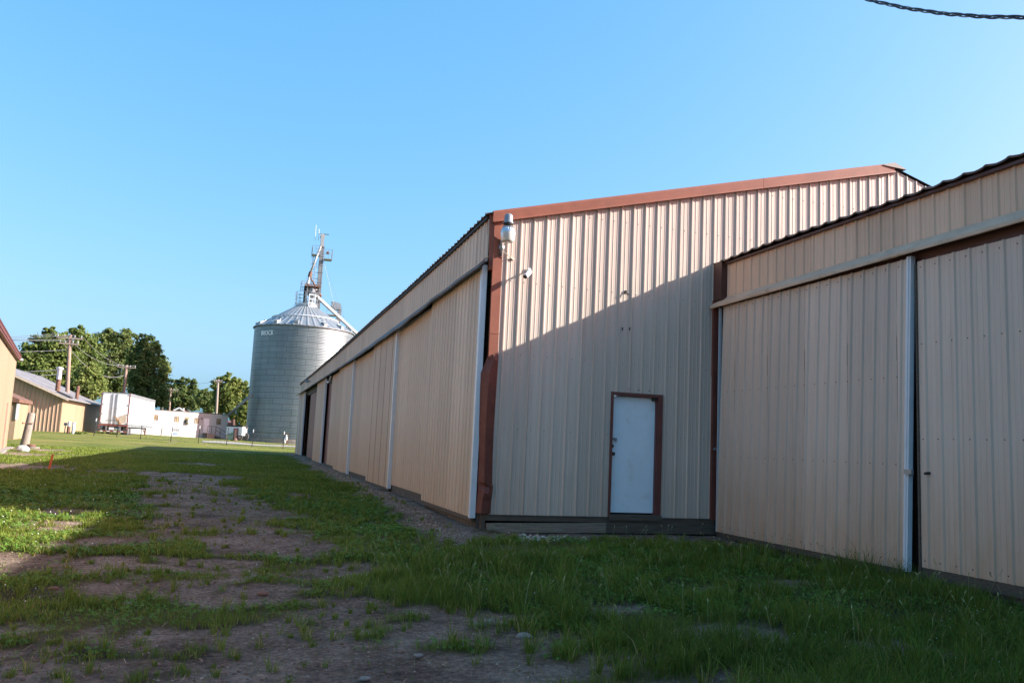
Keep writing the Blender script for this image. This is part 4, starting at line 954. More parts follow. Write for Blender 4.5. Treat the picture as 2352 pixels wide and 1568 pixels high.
# near cream building at the left edge
nb_ = G(*ZL(76, 1412)); nd_ = dist(nb_)
hzv = 996-.046*(538-142)
dv = ray(142, hzv); dv = Vector((dv.x, dv.y, 0)).normalized()            # direction its long wall runs (away)
nn_ = Vector((dv.y, -dv.x, 0))                                           # faces right
ntop = onD(*ZL(186, 372), nd_)
ze2 = ntop.z; zg2 = nb_.z
print('near building', nb_, dv, ze2)
Mn = Matrix(((nn_.x, dv.x, 0, nb_.x), (nn_.y, dv.y, 0, nb_.y), (0, 0, 1, 0), (0, 0, 0, 1)))
cb_ = thing('cream_barn', nb_, 'cream building with maroon roof edge cut off by the left edge of the photo', 'barn')
Ln = 40.  # unseen near stretch added to bounce warm light onto the barn doors
mb = MB(Mn); mb.box((-.1, -Ln, zg2-.4), (0, 0, ze2)); mb.box((-9, -.1, zg2-.4), (-.1, -.001, ze2-.05)); mb.box((-9, -Ln, zg2-.4), (-.1, -Ln+.1, ze2)); mb.build('wall', M_cream, cb_)
mb = MB(Mn); mb.hexa([(-5, -Ln-.3, ze2+1.75), (.16, -Ln-.3, ze2-.02), (.16, .14, ze2-.02), (-5, .14, ze2+1.75), (-5, -Ln-.3, ze2+1.83), (.16, -Ln-.3, ze2+.10), (.16, .14, ze2+.10), (-5, .4, ze2+1.83)]); mb.hexa([(-10, -Ln-.3, ze2-.02), (-5, -Ln-.3, ze2+1.75), (-5, .4, ze2+1.75), (-10, .4, ze2-.02), (-10, -Ln-.3, ze2+.1), (-5, -Ln-.3, ze2+1.83), (-5, .4, ze2+1.83), (-10, .4, ze2+.1)])
for k in range(93): y = -Ln+k*.43; mb.box((.12, y, ze2+.08), (.20, y+.10, ze2+.13))
mb.box((.001, -Ln, ze2-.10), (.14, .1, ze2-.03)); mb.build('roof', M_maroon, cb_)
mb = MB(Mn); mb.box((.14, .1, ze2-.06), (.24, .55, ze2+.03)); mb.build('gutter_end', M_white, cb_)
def nloc(u, v):
    q = ray(u, v); t = (nb_-Vector((0, 0, CZ))).dot(nn_)/q.dot(nn_); p = q*t+Vector((0, 0, CZ)); return (p-nb_).dot(dv), p.z
ja, jz1 = nloc(*ZL(87, 893)); jb, jz0 = nloc(*ZL(45, 1470))
mb = MB(Mn); mb.box((-.02, ja-.3, zg2-.1), (.06, ja+.12, jz1)); mb.build('door_post', mat('faded_rose_trim', (.30, .19, .14), rough=.6), cb_)
mb = MB(Mn); mb.box((.0, -Ln, zg2-.3), (.32, .3, zg2+.02)); tag(mb.build('concrete_apron', M_concrete), 'low concrete apron along the foot of the cream building', 'slab')
# small yellow lean-to between
pL = onD(*ZL(100, 1236), 58); pR = onD(*ZL(165, 1236), 58); zT = onD(*ZL(150, 890), 58).z; zB = float(T(pR.x, pR.y))-.2
sh2 = thing('yellow_hut', (pR.x-2, pR.y+1.5, zB), 'small pale yellow hut with a brown awning between the cream building and the shed', 'hut')
mb = MB(); mb.box((pR.x-5, pR.y, zB), (pR.x, pR.y+3, zT)); mb.build('wall', M_cream, sh2)
pe = onD(*ZL(245, 865), 58); pu = onD(*ZL(140, 815), 58)
mb = MB(); dz = pu.z-pe.z; mb.hexa([(pR.x-5, pR.y-.3, zT+.02), (pe.x, pR.y-.3, zT+.02), (pe.x, pR.y+3.2, zT+.02), (pR.x-5, pR.y+3.2, zT+.02), (pR.x-5, pR.y-.3, zT+2.3), (pe.x, pR.y-.3, zT+.2), (pe.x, pR.y+3.2, zT+.2), (pR.x-5, pR.y+3.2, zT+2.3)]); mb.build('roof', M_rust, sh2)
mb = MB(); mb.box((pR.x-.02, pR.y-.06, zT-1.0), (pR.x+.12, pR.y-.002, zT-.05)); mb.build('lamp_box', M_white, sh2)

# leaning wooden post with a bolt, boulder, well ring, marker stake
pp = G(*ZL(285, 1410)); dp = dist(pp); ptop = onD(*ZL(372, 1015), dp)
lp = thing('leaning_post', pp, 'thick grey wooden post leaning to the right beside a boulder', 'post')
mb = MB(); ra = .19; mb.tube([pp+Vector((0, 0, -.3)), pp+Vector((0, 0, .05)), pp.lerp(ptop, .5), ptop-Vector((0, 0, .02)), ptop+Vector((0, 0, .02))], [ra*1.12, ra*1.08, ra*.98, ra*.88, ra*.7], 14); mb.build('shaft', M_post, lp, True)
b1 = onD(*ZL(262, 1131), dp-.2); b3 = onD(*ZL(400, 1136), dp-.2); mb = MB(); mb.tube([b1, b3], .018, 6); mb.tube([b1+Vector((.02, 0, .05)), b1+Vector((.02, 0, -.05))], .03, 6); mb.build('bolt', M_rust, lp)
def rock(name, c, r, seed, m, label, cat='rock', group=None, flat=.7):
    g = np.random.default_rng(seed); vs = []; fs = []; n, k = 14, 8
    for i in range(k+1):
        ph = math.pi*i/k
        for j in range(n):
            t = 2*math.pi*j/n; d = Vector((math.sin(ph)*math.cos(t), math.sin(ph)*math.sin(t), math.cos(ph)))
            q = 1+.22*(vnoise(np.array([d.x*1.3+seed*3.1+9]), np.array([d.y*1.3+d.z*1.7+seed+9]))[0]-.5)*2+.03*g.random()
            vs.append(Vector(c)+Vector((d.x*r[0]*q, d.y*r[1]*q, d.z*r[2]*q)))
    for i in range(k):
        for j in range(n): fs.append((i*n+j, (i+1)*n+j, (i+1)*n+(j+1) % n, i*n+(j+1) % n))
    mb = MB(); mb.add(vs, fs); o = mb.build(name, m, None, True); return tag(o, label, cat, group)
pr = G(*ZL(265, 1468)); rock('boulder', pr+Vector((0, 0, .10)), (.27, .2, .19), 3, mat('brown_grey_boulder', (.24, .22, .20), rough=.9, var=.2, scale=2.5, col2=(.40, .41, .42), mask=(.5, .55), bump=.4), 'rounded grey and brown boulder at the foot of the leaning post', 'boulder')
pw = G(*ZL(385, 1425))
wr = thing('well_ring', pw, 'low concrete well ring with a rusty lid behind the boulder', 'well')
mb = MB(); mb.lathe(pw, [(.30, -.2), (.30, .05), (.28, .06)], 24); mb.build('ring', M_stone, wr)
mb = MB(); mb.lathe(pw+Vector((-.08, .05, 0)), [(.19, .05), (.20, .08), (.20, .14), (.18, .17), (.14, .18)], 20); mb.build('lid', M_rust, wr)
ps = G(*zz(472, 1465, 0, 960, 3.266)); ds_ = dist(ps); pt_ = onD(*zz(518, 1312, 0, 960, 3.266), ds_)
mb = MB(); mb.bar(ps-Vector((0, 0, .15)), pt_, .055, .03); tag(mb.build('marker_stake', M_orange), 'orange marker stake leaning in the shaded grass', 'stake')

# gas meter posts by the shed
gb = G(*ZL(800, 1255)); dgb = 76.; 
gs = onD(*ZL(800, 1255), dgb); gs.z = float(T(gs.x, gs.y))
gmm = thing('gas_meter', gs, 'gas meter with pipes and two short posts beside the cream shed wall', 'gas meter')
gx = lambda x: onD(*ZL(x, 1200), dgb).x; hz_ = lambda y: onD(*ZL(800, y), dgb).z
mb = MB(); mb.tube([(gx(865), gs.y, gs.z-.1), (gx(865), gs.y, hz_(1115))], .12, 10); mb.build('guard_post', M_white, gmm)
mb = MB(); mb.tube([(gx(806), gs.y, gs.z-.1), (gx(806), gs.y, hz_(1170))], .12, 10); mb.mi = 1; mb.tube([(gx(808), gs.y, hz_(1170)), (gx(810), gs.y, hz_(1115))], .12, 10); mb.build('guard_post', [M_rust, M_white], gmm)
mb = MB(); mb.tube([(gx(757), gs.y+.2, gs.z-.1), (gx(757), gs.y+.2, hz_(1135)), (gx(800), gs.y+.2, hz_(1140))], .04, 6); mb.box((gx(757)-.1, gs.y+.08, hz_(1160)), (gx(757)+.12, gs.y+.3, hz_(1128))); mb.build('pipework', M_galvd, gmm)

# ================================================================== FENCE
posts_px = [(214.6, 999.5), (268, 1005), (322.3, 1008.5), (391, 1014), (455, 1016.5), (519.7, 1022), (578.3, 1027), (649.5, 1030.5), (700, 1034)]
fence = None; fp = [G(u, v) for u, v in posts_px]
print('fence', [tuple(round(c, 1) for c in p) for p in fp])
fy = np.polyfit([p.x for p in fp], [p.y for p in fp], 1)
fp2 = []
for (u, v) in posts_px:
    q = ray(u, v); t = fy[1]/(q.y-fy[0]*q.x); fp2.append(Vector((q.x*t, q.y*t, float(T(q.x*t, q.y*t)))))
fence = thing('wire_fence', fp2[4], 'wire mesh fence on thin steel posts crossing the far grass', 'fence')
for i, p in enumerate(fp2):
    mb = MB(); lean = [.1, .0, .02, .10, .04, .06, .03, .03, 0][i]
    mb.bar(p+Vector((0, 0, -.3)), p+Vector((lean, 0, 1.35)), .055); o = mb.build('post', M_dark, fence)
    if i in (0, 4, 6, 7): mb = MB(); mb.bar(p+Vector((lean*.83, 0, 1.12)), p+Vector((lean, 0, 1.36)), .065); mb.build('tip', M_white, o)
mb = MB()
for a, b2 in zip(fp2[:-1], fp2[1:]):
    for h in (.08, .32, .56, .80, 1.02): mb.tube([a+Vector((0, -.03, h)), a.lerp(b2, .5)+Vector((0, -.03, h-.015)), b2+Vector((0, -.03, h))], .007, 4, False)
    L_ = (b2-a).length; n = int(L_/.28)
    for k in range(n): p = a.lerp(b2, (k+.5)/n); mb.tube([p+Vector((0, -.03, .08)), p+Vector((0, -.03, 1.02))], .005, 3, False)
mb.build('wire_mesh', M_galvd, fence)

# ================================================================== POLES AND WIRES
Z1 = lambda x, y, D: onD(*zz(x, y, 0, 960, 3.266), D)
poles = []
def upole(top, bot, D, arm, label, r=.16, arms=((0, 1.),), lamp=None, cans=False, m=None, z=zz):
    b_ = onD(*bot, D); t_ = onD(*top, D); foot = Vector((b_.x, b_.y, float(T(b_.x, b_.y))-.3))
    o = thing('utility_pole', foot, label, 'utility pole', 'utility poles behind the yard')
    d = Vector((t_.x-b_.x, t_.y-b_.y, t_.z-b_.z)); d = d/d.z; fo = b_-d*(b_.z-foot.z)
    mb = MB(); mb.tube([fo, fo.lerp(t_, .5), t_], [r*1.2, r, r*.8], 8); mb.build('shaft', m or M_pole, o, True)
    tips = []
    for dz, f in arms:
        c = t_-Vector((0, 0, .35+dz)); mb = MB(); a = arm*f; e1 = c+Vector((-a/2, -.15, .0)); e2 = c+Vector((a/2, -.15, 0)); mb.bar(e1, e2, .12, .14); mb.bar(c+Vector((-a*.3, -.15, 0)), c+Vector((0, -.05, -.6)), .05); mb.bar(c+Vector((a*.3, -.15, 0)), c+Vector((0, -.05, -.6)), .05); ca = mb.build('crossarm', M_post, o)
        for k, q in enumerate((-.46, -.2, .2, .46)):
            p = c+Vector((a*q, -.15, .07)); mb = MB(); mb.tube([p, p+Vector((0, 0, .06)), p+Vector((0, 0, .2)), p+Vector((0, 0, .26))], [.03, .07, .06, .03], 6); mb.build('insulator', M_galvd, ca); tips.append(p+Vector((0, 0, .26)))
    if lamp:
        (lx, ly), (jx, jy) = lamp; a = onD(lx, ly, D-1); b2 = onD(jx, jy, D)
        mb = MB(); mb.tube([b2, b2.lerp(a, .5)+Vector((0, 0, .12)), a+Vector((.4, 0, .05))], .045, 6); lo = mb.build('lamp_arm', M_galv, o)
        mb = MB(); mb.tube([a+Vector((.45, 0, .06)), a+Vector((.1, 0, .03)), a+Vector((-.35, 0, -.06)), a+Vector((-.5, 0, -.05))], [.07, .17, .2, .08], 8); mb.build('lamp_head', M_white, lo)
    if cans:
        for dx in (-.55, .55):
            c = t_+Vector((dx, -.3, -2.0)); mb = MB(); mb.lathe(c, [(.26, -.5), (.3, -.45), (.3, .4), (.2, .5), (.05, .6)], 10); mb.build('transformer', M_galv, o)
    poles.append((o, t_, tips, fo)); return o
upole(zz(688, 145, 0, 960, 3.266), zz(662, 655, 0, 960, 3.266), 94, 2.3, 'tall brown utility pole with crossarm behind the beige shed', .19, ((0, 1.), (.55, .75)))
upole(zz(1243, 440, 0, 960, 3.266), zz(1213, 700, 0, 960, 3.266), 128, 2.4, 'utility pole with a crossarm rising behind the white semi trailer rear', .22)
upole(zz(1430, 560, 0, 960, 3.266), zz(1415, 765, 0, 960, 3.266), 160, 2.3, 'utility pole with street lamp behind the middle of the semi trailer', .2, lamp=(zz(1310, 632, 0, 960, 3.266), zz(1418, 652, 0, 960, 3.266)))
upole(zz(357, 412, 440, 1080, 4.9), zz(333, 730, 440, 1080, 4.9), 165, 2.6, 'utility pole with street lamp above the left part of the white office', .17, lamp=(zz(220, 487, 440, 1080, 4.9), zz(338, 510, 440, 1080, 4.9)))
upole(zz(592, 582, 440, 1080, 4.9), zz(580, 750, 440, 1080, 4.9), 200, 3.2, 'distant utility pole with two transformer cans and a lamp', .14, lamp=(zz(478, 662, 440, 1080, 4.9), zz(585, 683, 440, 1080, 4.9)), cans=True)
upole(zz(1052, 285, 440, 1080, 4.9), zz(1022, 780, 440, 1080, 4.9), 150, 1.3, 'thick grey utility pole in front of the bright tree left of the silo', .22, m=M_post)
mb = MB(); a, b2 = onD(*zz(1327, 735, 440, 1080, 4.9), 150), onD(*zz(1312, 950, 440, 1080, 4.9), 150); mb.tube([(b2.x, b2.y, .5), (a.x-.1, a.y, a.z)], .13, 8); tag(mb.build('white_pole', M_white), 'thin white pole standing among the trees next to the silo', 'pole')
mb = MB(); a, b2 = onD(*zz(1272, 868, 440, 1080, 4.9), 112), onD(*zz(1265, 1165, 440, 1080, 4.9), 112); mb.tube([(b2.x, b2.y, float(T(b2.x, b2.y))-.3), b2, a], [.3, .29, .24], 10); tag(mb.build('stub_pole', mat('creosote_pole', (.075, .04, .03), rough=.9, var=.2)), 'short dark brown pole in front of the white box truck', 'pole')
def wire(a, b2, sag, label, r=.022):
    mb = MB(); a = Vector(a); b2 = Vector(b2); mb.tube([a.lerp(b2, t)-Vector((0, 0, sag*4*t*(1-t))) for t in np.linspace(0, 1, 25)], r, 4, False)
    tag(mb.build('power_line', M_linewire), label, 'power line', 'power lines between the poles')
t0, t1, t2, t3 = poles[0][2], poles[1][2], poles[2][2], poles[3][2]
nm = ['front', 'second', 'third', 'rear']
for k, y in ((0, 157), (2, 172), (4, 180), (6, 186)):
    e = onD(0, (960+y/3.266)/1.30612, 94); d = e-t0[k]; 
    wire(t0[k], t0[k]+Vector((-26, -3, (e.z-t0[k].z)*26/max(1, abs(d.x)))), .12, f'overhead line leaving the tall pole to the left, {nm[k//2]} of four')
for y0, y1, lab in ((292, 306, 'single line leaving the tall pole to the left below its crossarms'), (483, 502, 'higher of two low lines crossing behind the flue pipe'), (522, 555, 'lower of two low lines crossing behind the flue pipe')):
    a = Z1(668, y0, 94); b2 = Z1(140, y1, 94); wire(a, a+(b2-a)*1.6, .06, lab)
pa, pb2 = poles[0][1], poles[1][1]
for k, dz, lab in ((1, -.3, 'upper line sagging from the tall pole to the pole behind the trailer'), (3, -1.5, 'middle line sagging from the tall pole to the pole behind the trailer')): wire(t0[k], t1[k], 1.0, lab)
wire(Z1(690, 290, 94), Z1(1215, 540, 128), 1.2, 'lowest line sagging from the tall pole to the pole behind the trailer', .03)
wire(t1[3], t2[0], .6, 'line from the trailer pole to the lamp pole'); wire(t2[3], t3[0], .6, 'line between the two street lamp poles')
wire(t3[3], poles[4][2][0], 1.2, 'line from the second lamp pole to the transformer pole')
wire(poles[5][1]-Vector((0, 0, .2)), onD(*zz(400, 325, 440, 1080, 4.9), 170), .4, 'line running left from the thick grey pole')
# twisted service cable overhead, top right
c0 = onD(1985, -3, 9.4); c1 = onD(2362, 40, 8.2)
d = c1-c0; pts0 = [c0+d*t+Vector((0, 0, .25*(t+.0)*(t-1.))) for t in np.linspace(-2.2, 6, 400)]
cab = thing('service_cable', c0, 'black twisted overhead cable crossing the top right corner of the sky', 'cable')
for k in range(3):
    mb = MB(); mb.tube([p+Vector((0, .013*math.cos(i*.55+k*2.094), .013*math.sin(i*.55+k*2.094))) for i, p in enumerate(pts0)], .0095 if k < 2 else .007, 6); mb.build('strand', M_wire if k < 2 else M_galvd, cab, True)

# ================================================================== FAR BUILDINGS AND VEHICLES
def house(name, label, A, B, D, ridge_px, body, roofm, chim=None, depth=8):
    pass
# box truck by the silo
DTk = 112.
a, b2, c3 = Z6(330, 1090, DTk), Z6(745, 1090, DTk-2), Z6(885, 1090, DTk+1)
zt2 = Z6(600, 870, DTk).z; zb2 = Z6(600, 1090, DTk).z; zgr = Z6(600, 1215, DTk).z
bt = thing('box_truck', ((a.x+c3.x)/2, a.y+1, zgr), 'white box truck trailer parked just left of the silo foot', 'truck')
mb = MB(); V = lambda p, z: (p.x, p.y, z); e = c3-b2; a2 = a+e*1.0
mb.hexa([V(a, zb2), V(b2, zb2), V(c3, zb2), V(a2, zb2), V(a, zt2), V(b2, zt2), V(c3, zt2), V(a2, zt2)]); mb.build('body', M_twhite, bt)
mb = MB(); o_ = Vector((0, -.03, 0)); mb.hexa([V(a+o_, zt2), V(b2+o_, zt2), V(c3, zt2), V(a2, zt2), V(a+o_, zt2+.18), V(b2+o_, zt2+.18), V(c3, zt2+.18), V(a2, zt2+.18)]); mb.build('roof', M_dark, bt)
mb = MB()
for f in (.35, .9): q = b2.lerp(c3, f)+Vector((.03, -.05, 0)); mb.bar((q.x, q.y, zb2+.1), (q.x, q.y, zt2-.1), .06)
for f in (.6, .75): q = b2.lerp(c3, f)+Vector((.04, -.08, 0)); mb.box((q.x-.08, q.y-.03, zb2+.9), (q.x+.1, q.y, zb2+1.1))
mb.build('door_bars', M_dark, bt)
for q in (a.lerp(b2, .55), a.lerp(b2, .80), b2.lerp(c3, .55)):
    mb = MB(); c = Vector((q.x, q.y+.35, zgr+.5)); mb.tube([c+Vector((-.05, -.25, 0)), c+Vector((.05, .25, 0))], .5, 14); mb.build('wheel', M_tyre, bt)
mb = MB(); mb.bar((a.x+.4, a.y+.4, zb2-.15), (b2.x-.2, b2.y+.4, zb2-.15), .6, .3); mb.build('underframe', M_dark, bt)
# green scrap bin and barrel in front
gp = Z6(435, 1200, 110); k = 110/1920/8.71/1.306
mb = MB(); zb3 = gp.z; mb.hexa([(gp.x-55*k, gp.y, zb3), (gp.x+65*k, gp.y, zb3), (gp.x+65*k, gp.y+1.2, zb3), (gp.x-55*k, gp.y+1.2, zb3), (gp.x-60*k, gp.y, zb3+140*k), (gp.x+70*k, gp.y, zb3+185*k), (gp.x+70*k, gp.y+1.2, zb3+185*k), (gp.x-60*k, gp.y+1.2, zb3+140*k)])
mb.box((gp.x-65*k, gp.y-.05, zb3+132*k), (gp.x+60*k, gp.y, zb3+142*k)); tag(mb.build('scrap_bin', M_green), 'dark green scrap bin between the office corner and the brown stub pole', 'bin')
gp = Z6(565, 1160, 110.5)
mb = MB(); mb.lathe((gp.x, gp.y, gp.z-.3), [(.26, 0), (.28, .05), (.28, .5), (.30, .53), (.28, .56), (.28, 1.0), (.30, 1.03), (.28, 1.06), (.28, 1.5), (.25, 1.52)], 14); tag(mb.build('barrel', mat('brown_barrel', (.16, .09, .08), rough=.6)), 'brown barrel standing beside the stub pole', 'barrel')
# houses behind
def gable_house(label, px_l, px_r, y_eave, y_ridge, D, depth, wallm, roofm, side=False, chimney=None):
    a, b2 = onD(px_l, y_eave, D), onD(px_r, y_eave, D); zr = onD((px_l+px_r)/2, y_ridge, D).z
    ze = (a.z+b2.z)/2; xm = (a.x+b2.x)/2; y = a.y
    o = thing('house', (xm, y+depth/2, .6), label, 'house')
    mb = MB()
    mb.box((a.x+.2, y, .3), (b2.x-.2, y+depth, ze))
    if side:
        mb.build('wall', wallm, o); mb = MB(); ym = y+depth/2
        for y0, y1 in ((y-.4, ym), (y+depth+.4, ym)): mb.hexa([(a.x, y0, ze-.05), (b2.x, y0, ze-.05), (b2.x, y1, zr), (a.x, y1, zr), (a.x, y0, ze+.15), (b2.x, y0, ze+.15), (b2.x, y1, zr+.2), (a.x, y1, zr+.2)])
        rf = mb.build('roof', roofm, o)
    else:
        mb.add([(a.x+.2, y, ze), (b2.x-.2, y, ze), (xm, y, zr-.1)], [(0, 1, 2)]); mb.build('wall', wallm, o); mb = MB()
        for x0 in (a.x, b2.x): mb.hexa([(x0, y-.4, ze-.05), (xm, y-.4, zr), (xm, y+depth, zr), (x0, y+depth, ze-.05), (x0, y-.4, ze+.15), (xm, y-.4, zr+.2), (xm, y+depth, zr+.2), (x0, y+depth, ze+.15)])
        rf = mb.build('roof', roofm, o)
        mb = MB()
        for x0 in (a.x, b2.x): mb.bar((x0, y-.45, ze), (xm, y-.45, zr+.02), .08, .28)
        mb.build('barge_board', M_white, o)
    if chimney:
        p = onD(*chimney[0], D+1); q = onD(*chimney[1], D+1); mb = MB(); mb.box((p.x, y+1, ze-.3), (q.x, y+2, p.z)); mb.build('chimney', chimney[2], rf)
    return o
P2 = lambda x, y: zz(x, y, 440, 1080, 4.9); P6 = lambda x, y: zz(x, y, 640, 1180, 8.71)
gable_house('blue grey gabled house peeking over the white office roof', P2(395, 0)[0], P2(560, 0)[0], P2(0, 745)[1], P2(0, 702)[1], 165, 9, mat('blue_grey_clapboard', (.35, .40, .45), rough=.7), M_roofred, chimney=(P2(536, 702), P2(550, 730), M_white))
gable_house('low house with dull red roof just right of the white office', P6(300, 0)[0], P6(560, 0)[0], P6(0, 830)[1], P6(0, 735)[1], 150, 8, M_ply, M_roofred, side=True)
gable_house('white house with an orange brick chimney half hidden by the silo', P6(800, 0)[0], P6(1250, 0)[0], P6(0, 840)[1], P6(0, 800)[1], 160, 8, M_vinyl, M_vinyl, side=True, chimney=(P6(815, 640), P6(906, 640), M_brick))

# ================================================================== TREES
def tree(label, lobes, D, base_px, seed, mat_, n_leaf, leaf=.42, depth=.8, cat='tree', group='trees behind the yard', lo=.15, hi=.75, name='broadleaf_tree'):
    """lobes: list of (u, v, ru, rv) crown masses in photo pixels at distance D"""
    g = np.random.default_rng(seed); k = D/F*1.04
    L = [(onD(u, v, D), ru*k, rv*k) for u, v, ru, rv in lobes]
    bx = onD(*base_px, D); foot = Vector((bx.x, bx.y, float(T(bx.x, bx.y))-.2))
    o = thing(name, foot, label, cat, group)
    # clumps over each lobe
    vol = np.array([a*a*b for _, a, b in L]); wts = vol**.75; wts /= wts.sum()
    cl = []
    for (c, a, b), w in zip(L, wts):
        m = max(8, int(90*w*len(L)**.6))
        for i in range(m):
            d = g.normal(size=3); d /= np.linalg.norm(d); rr = .45+.55*g.random()**.5
            d[1] *= depth
            cs = (.20+.20*g.random())*min(a, b)
            cl.append((np.array(c)+d*np.array([a, a, b])*rr*np.array([1, 1, 1]), cs, g.random()))
    n_leaf = int(n_leaf*1.7); leaf *= .80; per = max(4, n_leaf//len(cl)); C = []; Nn = []; tone = []
    for c, s, tn in cl:
        d = g.normal(size=(per, 3)); d /= np.linalg.norm(d, axis=1)[:, None]
        r = (g.random(per)**.4*np.where(g.random(per) < .18, 1.7, 1.))[:, None]*s*np.array([1.2, 1.2, .85]); C.append(c+d*r)
        nrm = d*1.0+g.normal(size=(per, 3))*.55+np.array([0, 0, .35]); Nn.append(nrm/np.linalg.norm(nrm, axis=1)[:, None])
        tone.append(np.clip(lo+(hi-lo)*(.55*tn+.45*g.random(per)), 0, 1))
    C = np.concatenate(C); Nn = np.concatenate(Nn); tone = np.concatenate(tone); n = len(C)
    up = g.normal(size=(n, 3)); A = np.cross(Nn, up); A /= np.linalg.norm(A, axis=1)[:, None]; B = np.cross(Nn, A)
    sz = leaf*(.6+.8*g.random(n))[:, None]
    V = np.stack([C-A*sz*.5, C+B*sz*.38+Nn*sz*.08, C+A*sz*.55, C-B*sz*.38+Nn*sz*.08], 1).reshape(-1, 3)-np.array(foot)
    idx = np.arange(4*n); np_mesh('crown', V, np.full(n, 4), idx, mat_, {'tone': np.repeat(tone, 4)}, o)
    # trunk and limbs reaching into the lobes
    mb = MB(); top = max(c.z for c, _, _ in L); f0 = foot; cc = sum((c for c, _, _ in L), Vector())/len(L); tr_ = max(.12, (top-foot.z)*.022)
    fork = Vector((foot.x*.6+cc.x*.4, foot.y, foot.z+(cc.z-foot.z)*.45))
    mb.tube([f0, f0.lerp(fork, .5), fork], [tr_*1.3, tr_, tr_*.85], 8)
    for c, a, b in L:
        e = c+Vector((0, 0, b*.4)); mid = fork.lerp(e, .5)+Vector((0, 0, -.1*b)); mb.tube([fork, mid, e], [tr_*.6, tr_*.35, tr_*.08], 6)
        for _ in range(3):
            d = Vector(g.normal(size=3)); d.normalize(); mb.tube([mid, mid.lerp(c+d*min(a, b)*.8, .6), c+d*min(a, b)*.85], [tr_*.25, tr_*.15, tr_*.05], 5)
    mb.build('trunk', M_bark, o); return o
P1 = lambda x, y: zz(x, y, 0, 960, 3.266)
def lob(fn, *L):
    s = {P1: 3.266, P2: 4.9}[fn]*1.30612
    return [(*fn(x, y), rx/s, ry/s) for x, y, rx, ry in L]
GT = 'trees behind the yard'
tree('tall dark leafy tree at the far left behind the tall utility pole', lob(P1, (420, 150, 55, 70), (485, 110, 40, 45), (350, 270, 90, 90), (520, 300, 120, 130), (270, 420, 110, 120), (420, 470, 170, 140), (600, 200, 75, 75), (600, 440, 110, 150), (180, 520, 60, 90), (330, 600, 200, 90)), 120, P1(420, 780), 11, M_leafA, 11000)
tree('tall leafy tree right of the tall utility pole, crown reaching above the wires', lob(P1, (690, 130, 55, 50), (775, 110, 45, 45), (760, 230, 110, 110), (860, 240, 80, 90), (700, 350, 110, 110), (880, 370, 100, 110), (800, 480, 150, 110), (760, 600, 170, 110)), 128, P1(800, 780), 12, M_leafA, 9000)
tree('broad tree behind the trailer rear with the pole in front of it', lob(P1, (1100, 150, 75, 65), (1010, 220, 90, 90), (1190, 190, 95, 90), (1260, 150, 60, 50), (1080, 330, 120, 120), (1220, 330, 110, 120), (1140, 500, 170, 140), (1060, 620, 140, 110)), 142, P1(1130, 800), 13, M_leafB, 9000, lo=.35, hi=1)
tree('tall narrow dark tree right of the others behind the trailer roof', lob(P1, (1380, 200, 60, 60), (1450, 230, 75, 75), (1380, 340, 100, 110), (1490, 350, 90, 100), (1560, 280, 40, 60), (1400, 520, 120, 140), (1520, 520, 100, 140), (1450, 700, 150, 120), (1540, 760, 90, 90)), 134, P1(1450, 860), 14, M_leafB, 10500, lo=.2, hi=.9)
tree('small round tree behind the shed roof', lob(P1, (860, 520, 90, 85), (800, 600, 80, 90), (930, 610, 75, 90), (860, 680, 120, 80), (850, 450, 50, 40)), 104, P1(860, 800), 15, M_leafA, 5500, leaf=.34, lo=.35, hi=.95)
tree('wispy pale tree at the right edge of the tall trees', lob(P2, (230, 30, 70, 50), (290, 140, 60, 50), (250, 90, 60, 60), (255, 250, 40, 70)), 150, P2(230, 700), 16, M_leafA, 900, leaf=.45, lo=.8, hi=1)
tree('dark round tree above the left part of the white office', lob(P2, (500, 320, 80, 70), (600, 350, 90, 70), (400, 360, 100, 90), (680, 330, 50, 45), (460, 480, 170, 110), (660, 470, 120, 110), (560, 620, 230, 110), (330, 620, 120, 110)), 175, P2(520, 800), 17, M_leafB, 8500, leaf=.5, lo=.05, hi=.6)
tree('pale low tree between the dark round tree and the thick grey pole', lob(P2, (860, 460, 55, 40), (920, 520, 55, 60), (830, 570, 90, 90), (930, 660, 100, 110)), 168, P2(880, 800), 18, M_leafB, 3200, leaf=.45, lo=.1, hi=.8)
tree('bright pointed tree left of the silo', lob(P2, (1180, 240, 60, 55), (1150, 320, 100, 80), (1260, 330, 110, 80), (1390, 350, 85, 60), (1050, 380, 85, 90), (1200, 470, 190, 110), (1400, 480, 110, 100), (1120, 640, 130, 130), (1300, 660, 190, 140), (1440, 650, 80, 130)), 158, P2(1260, 950), 19, M_leafA, 10500, leaf=.46, lo=.35, hi=1)
tree('low green tree against the left side of the silo', lob(P2, (1500, 440, 45, 50), (1480, 560, 60, 90), (1450, 760, 90, 110), (1300, 830, 70, 50), (1380, 890, 90, 70)), 150, P2(1430, 990), 20, M_leafA, 3500, leaf=.42, lo=.3, hi=.95)
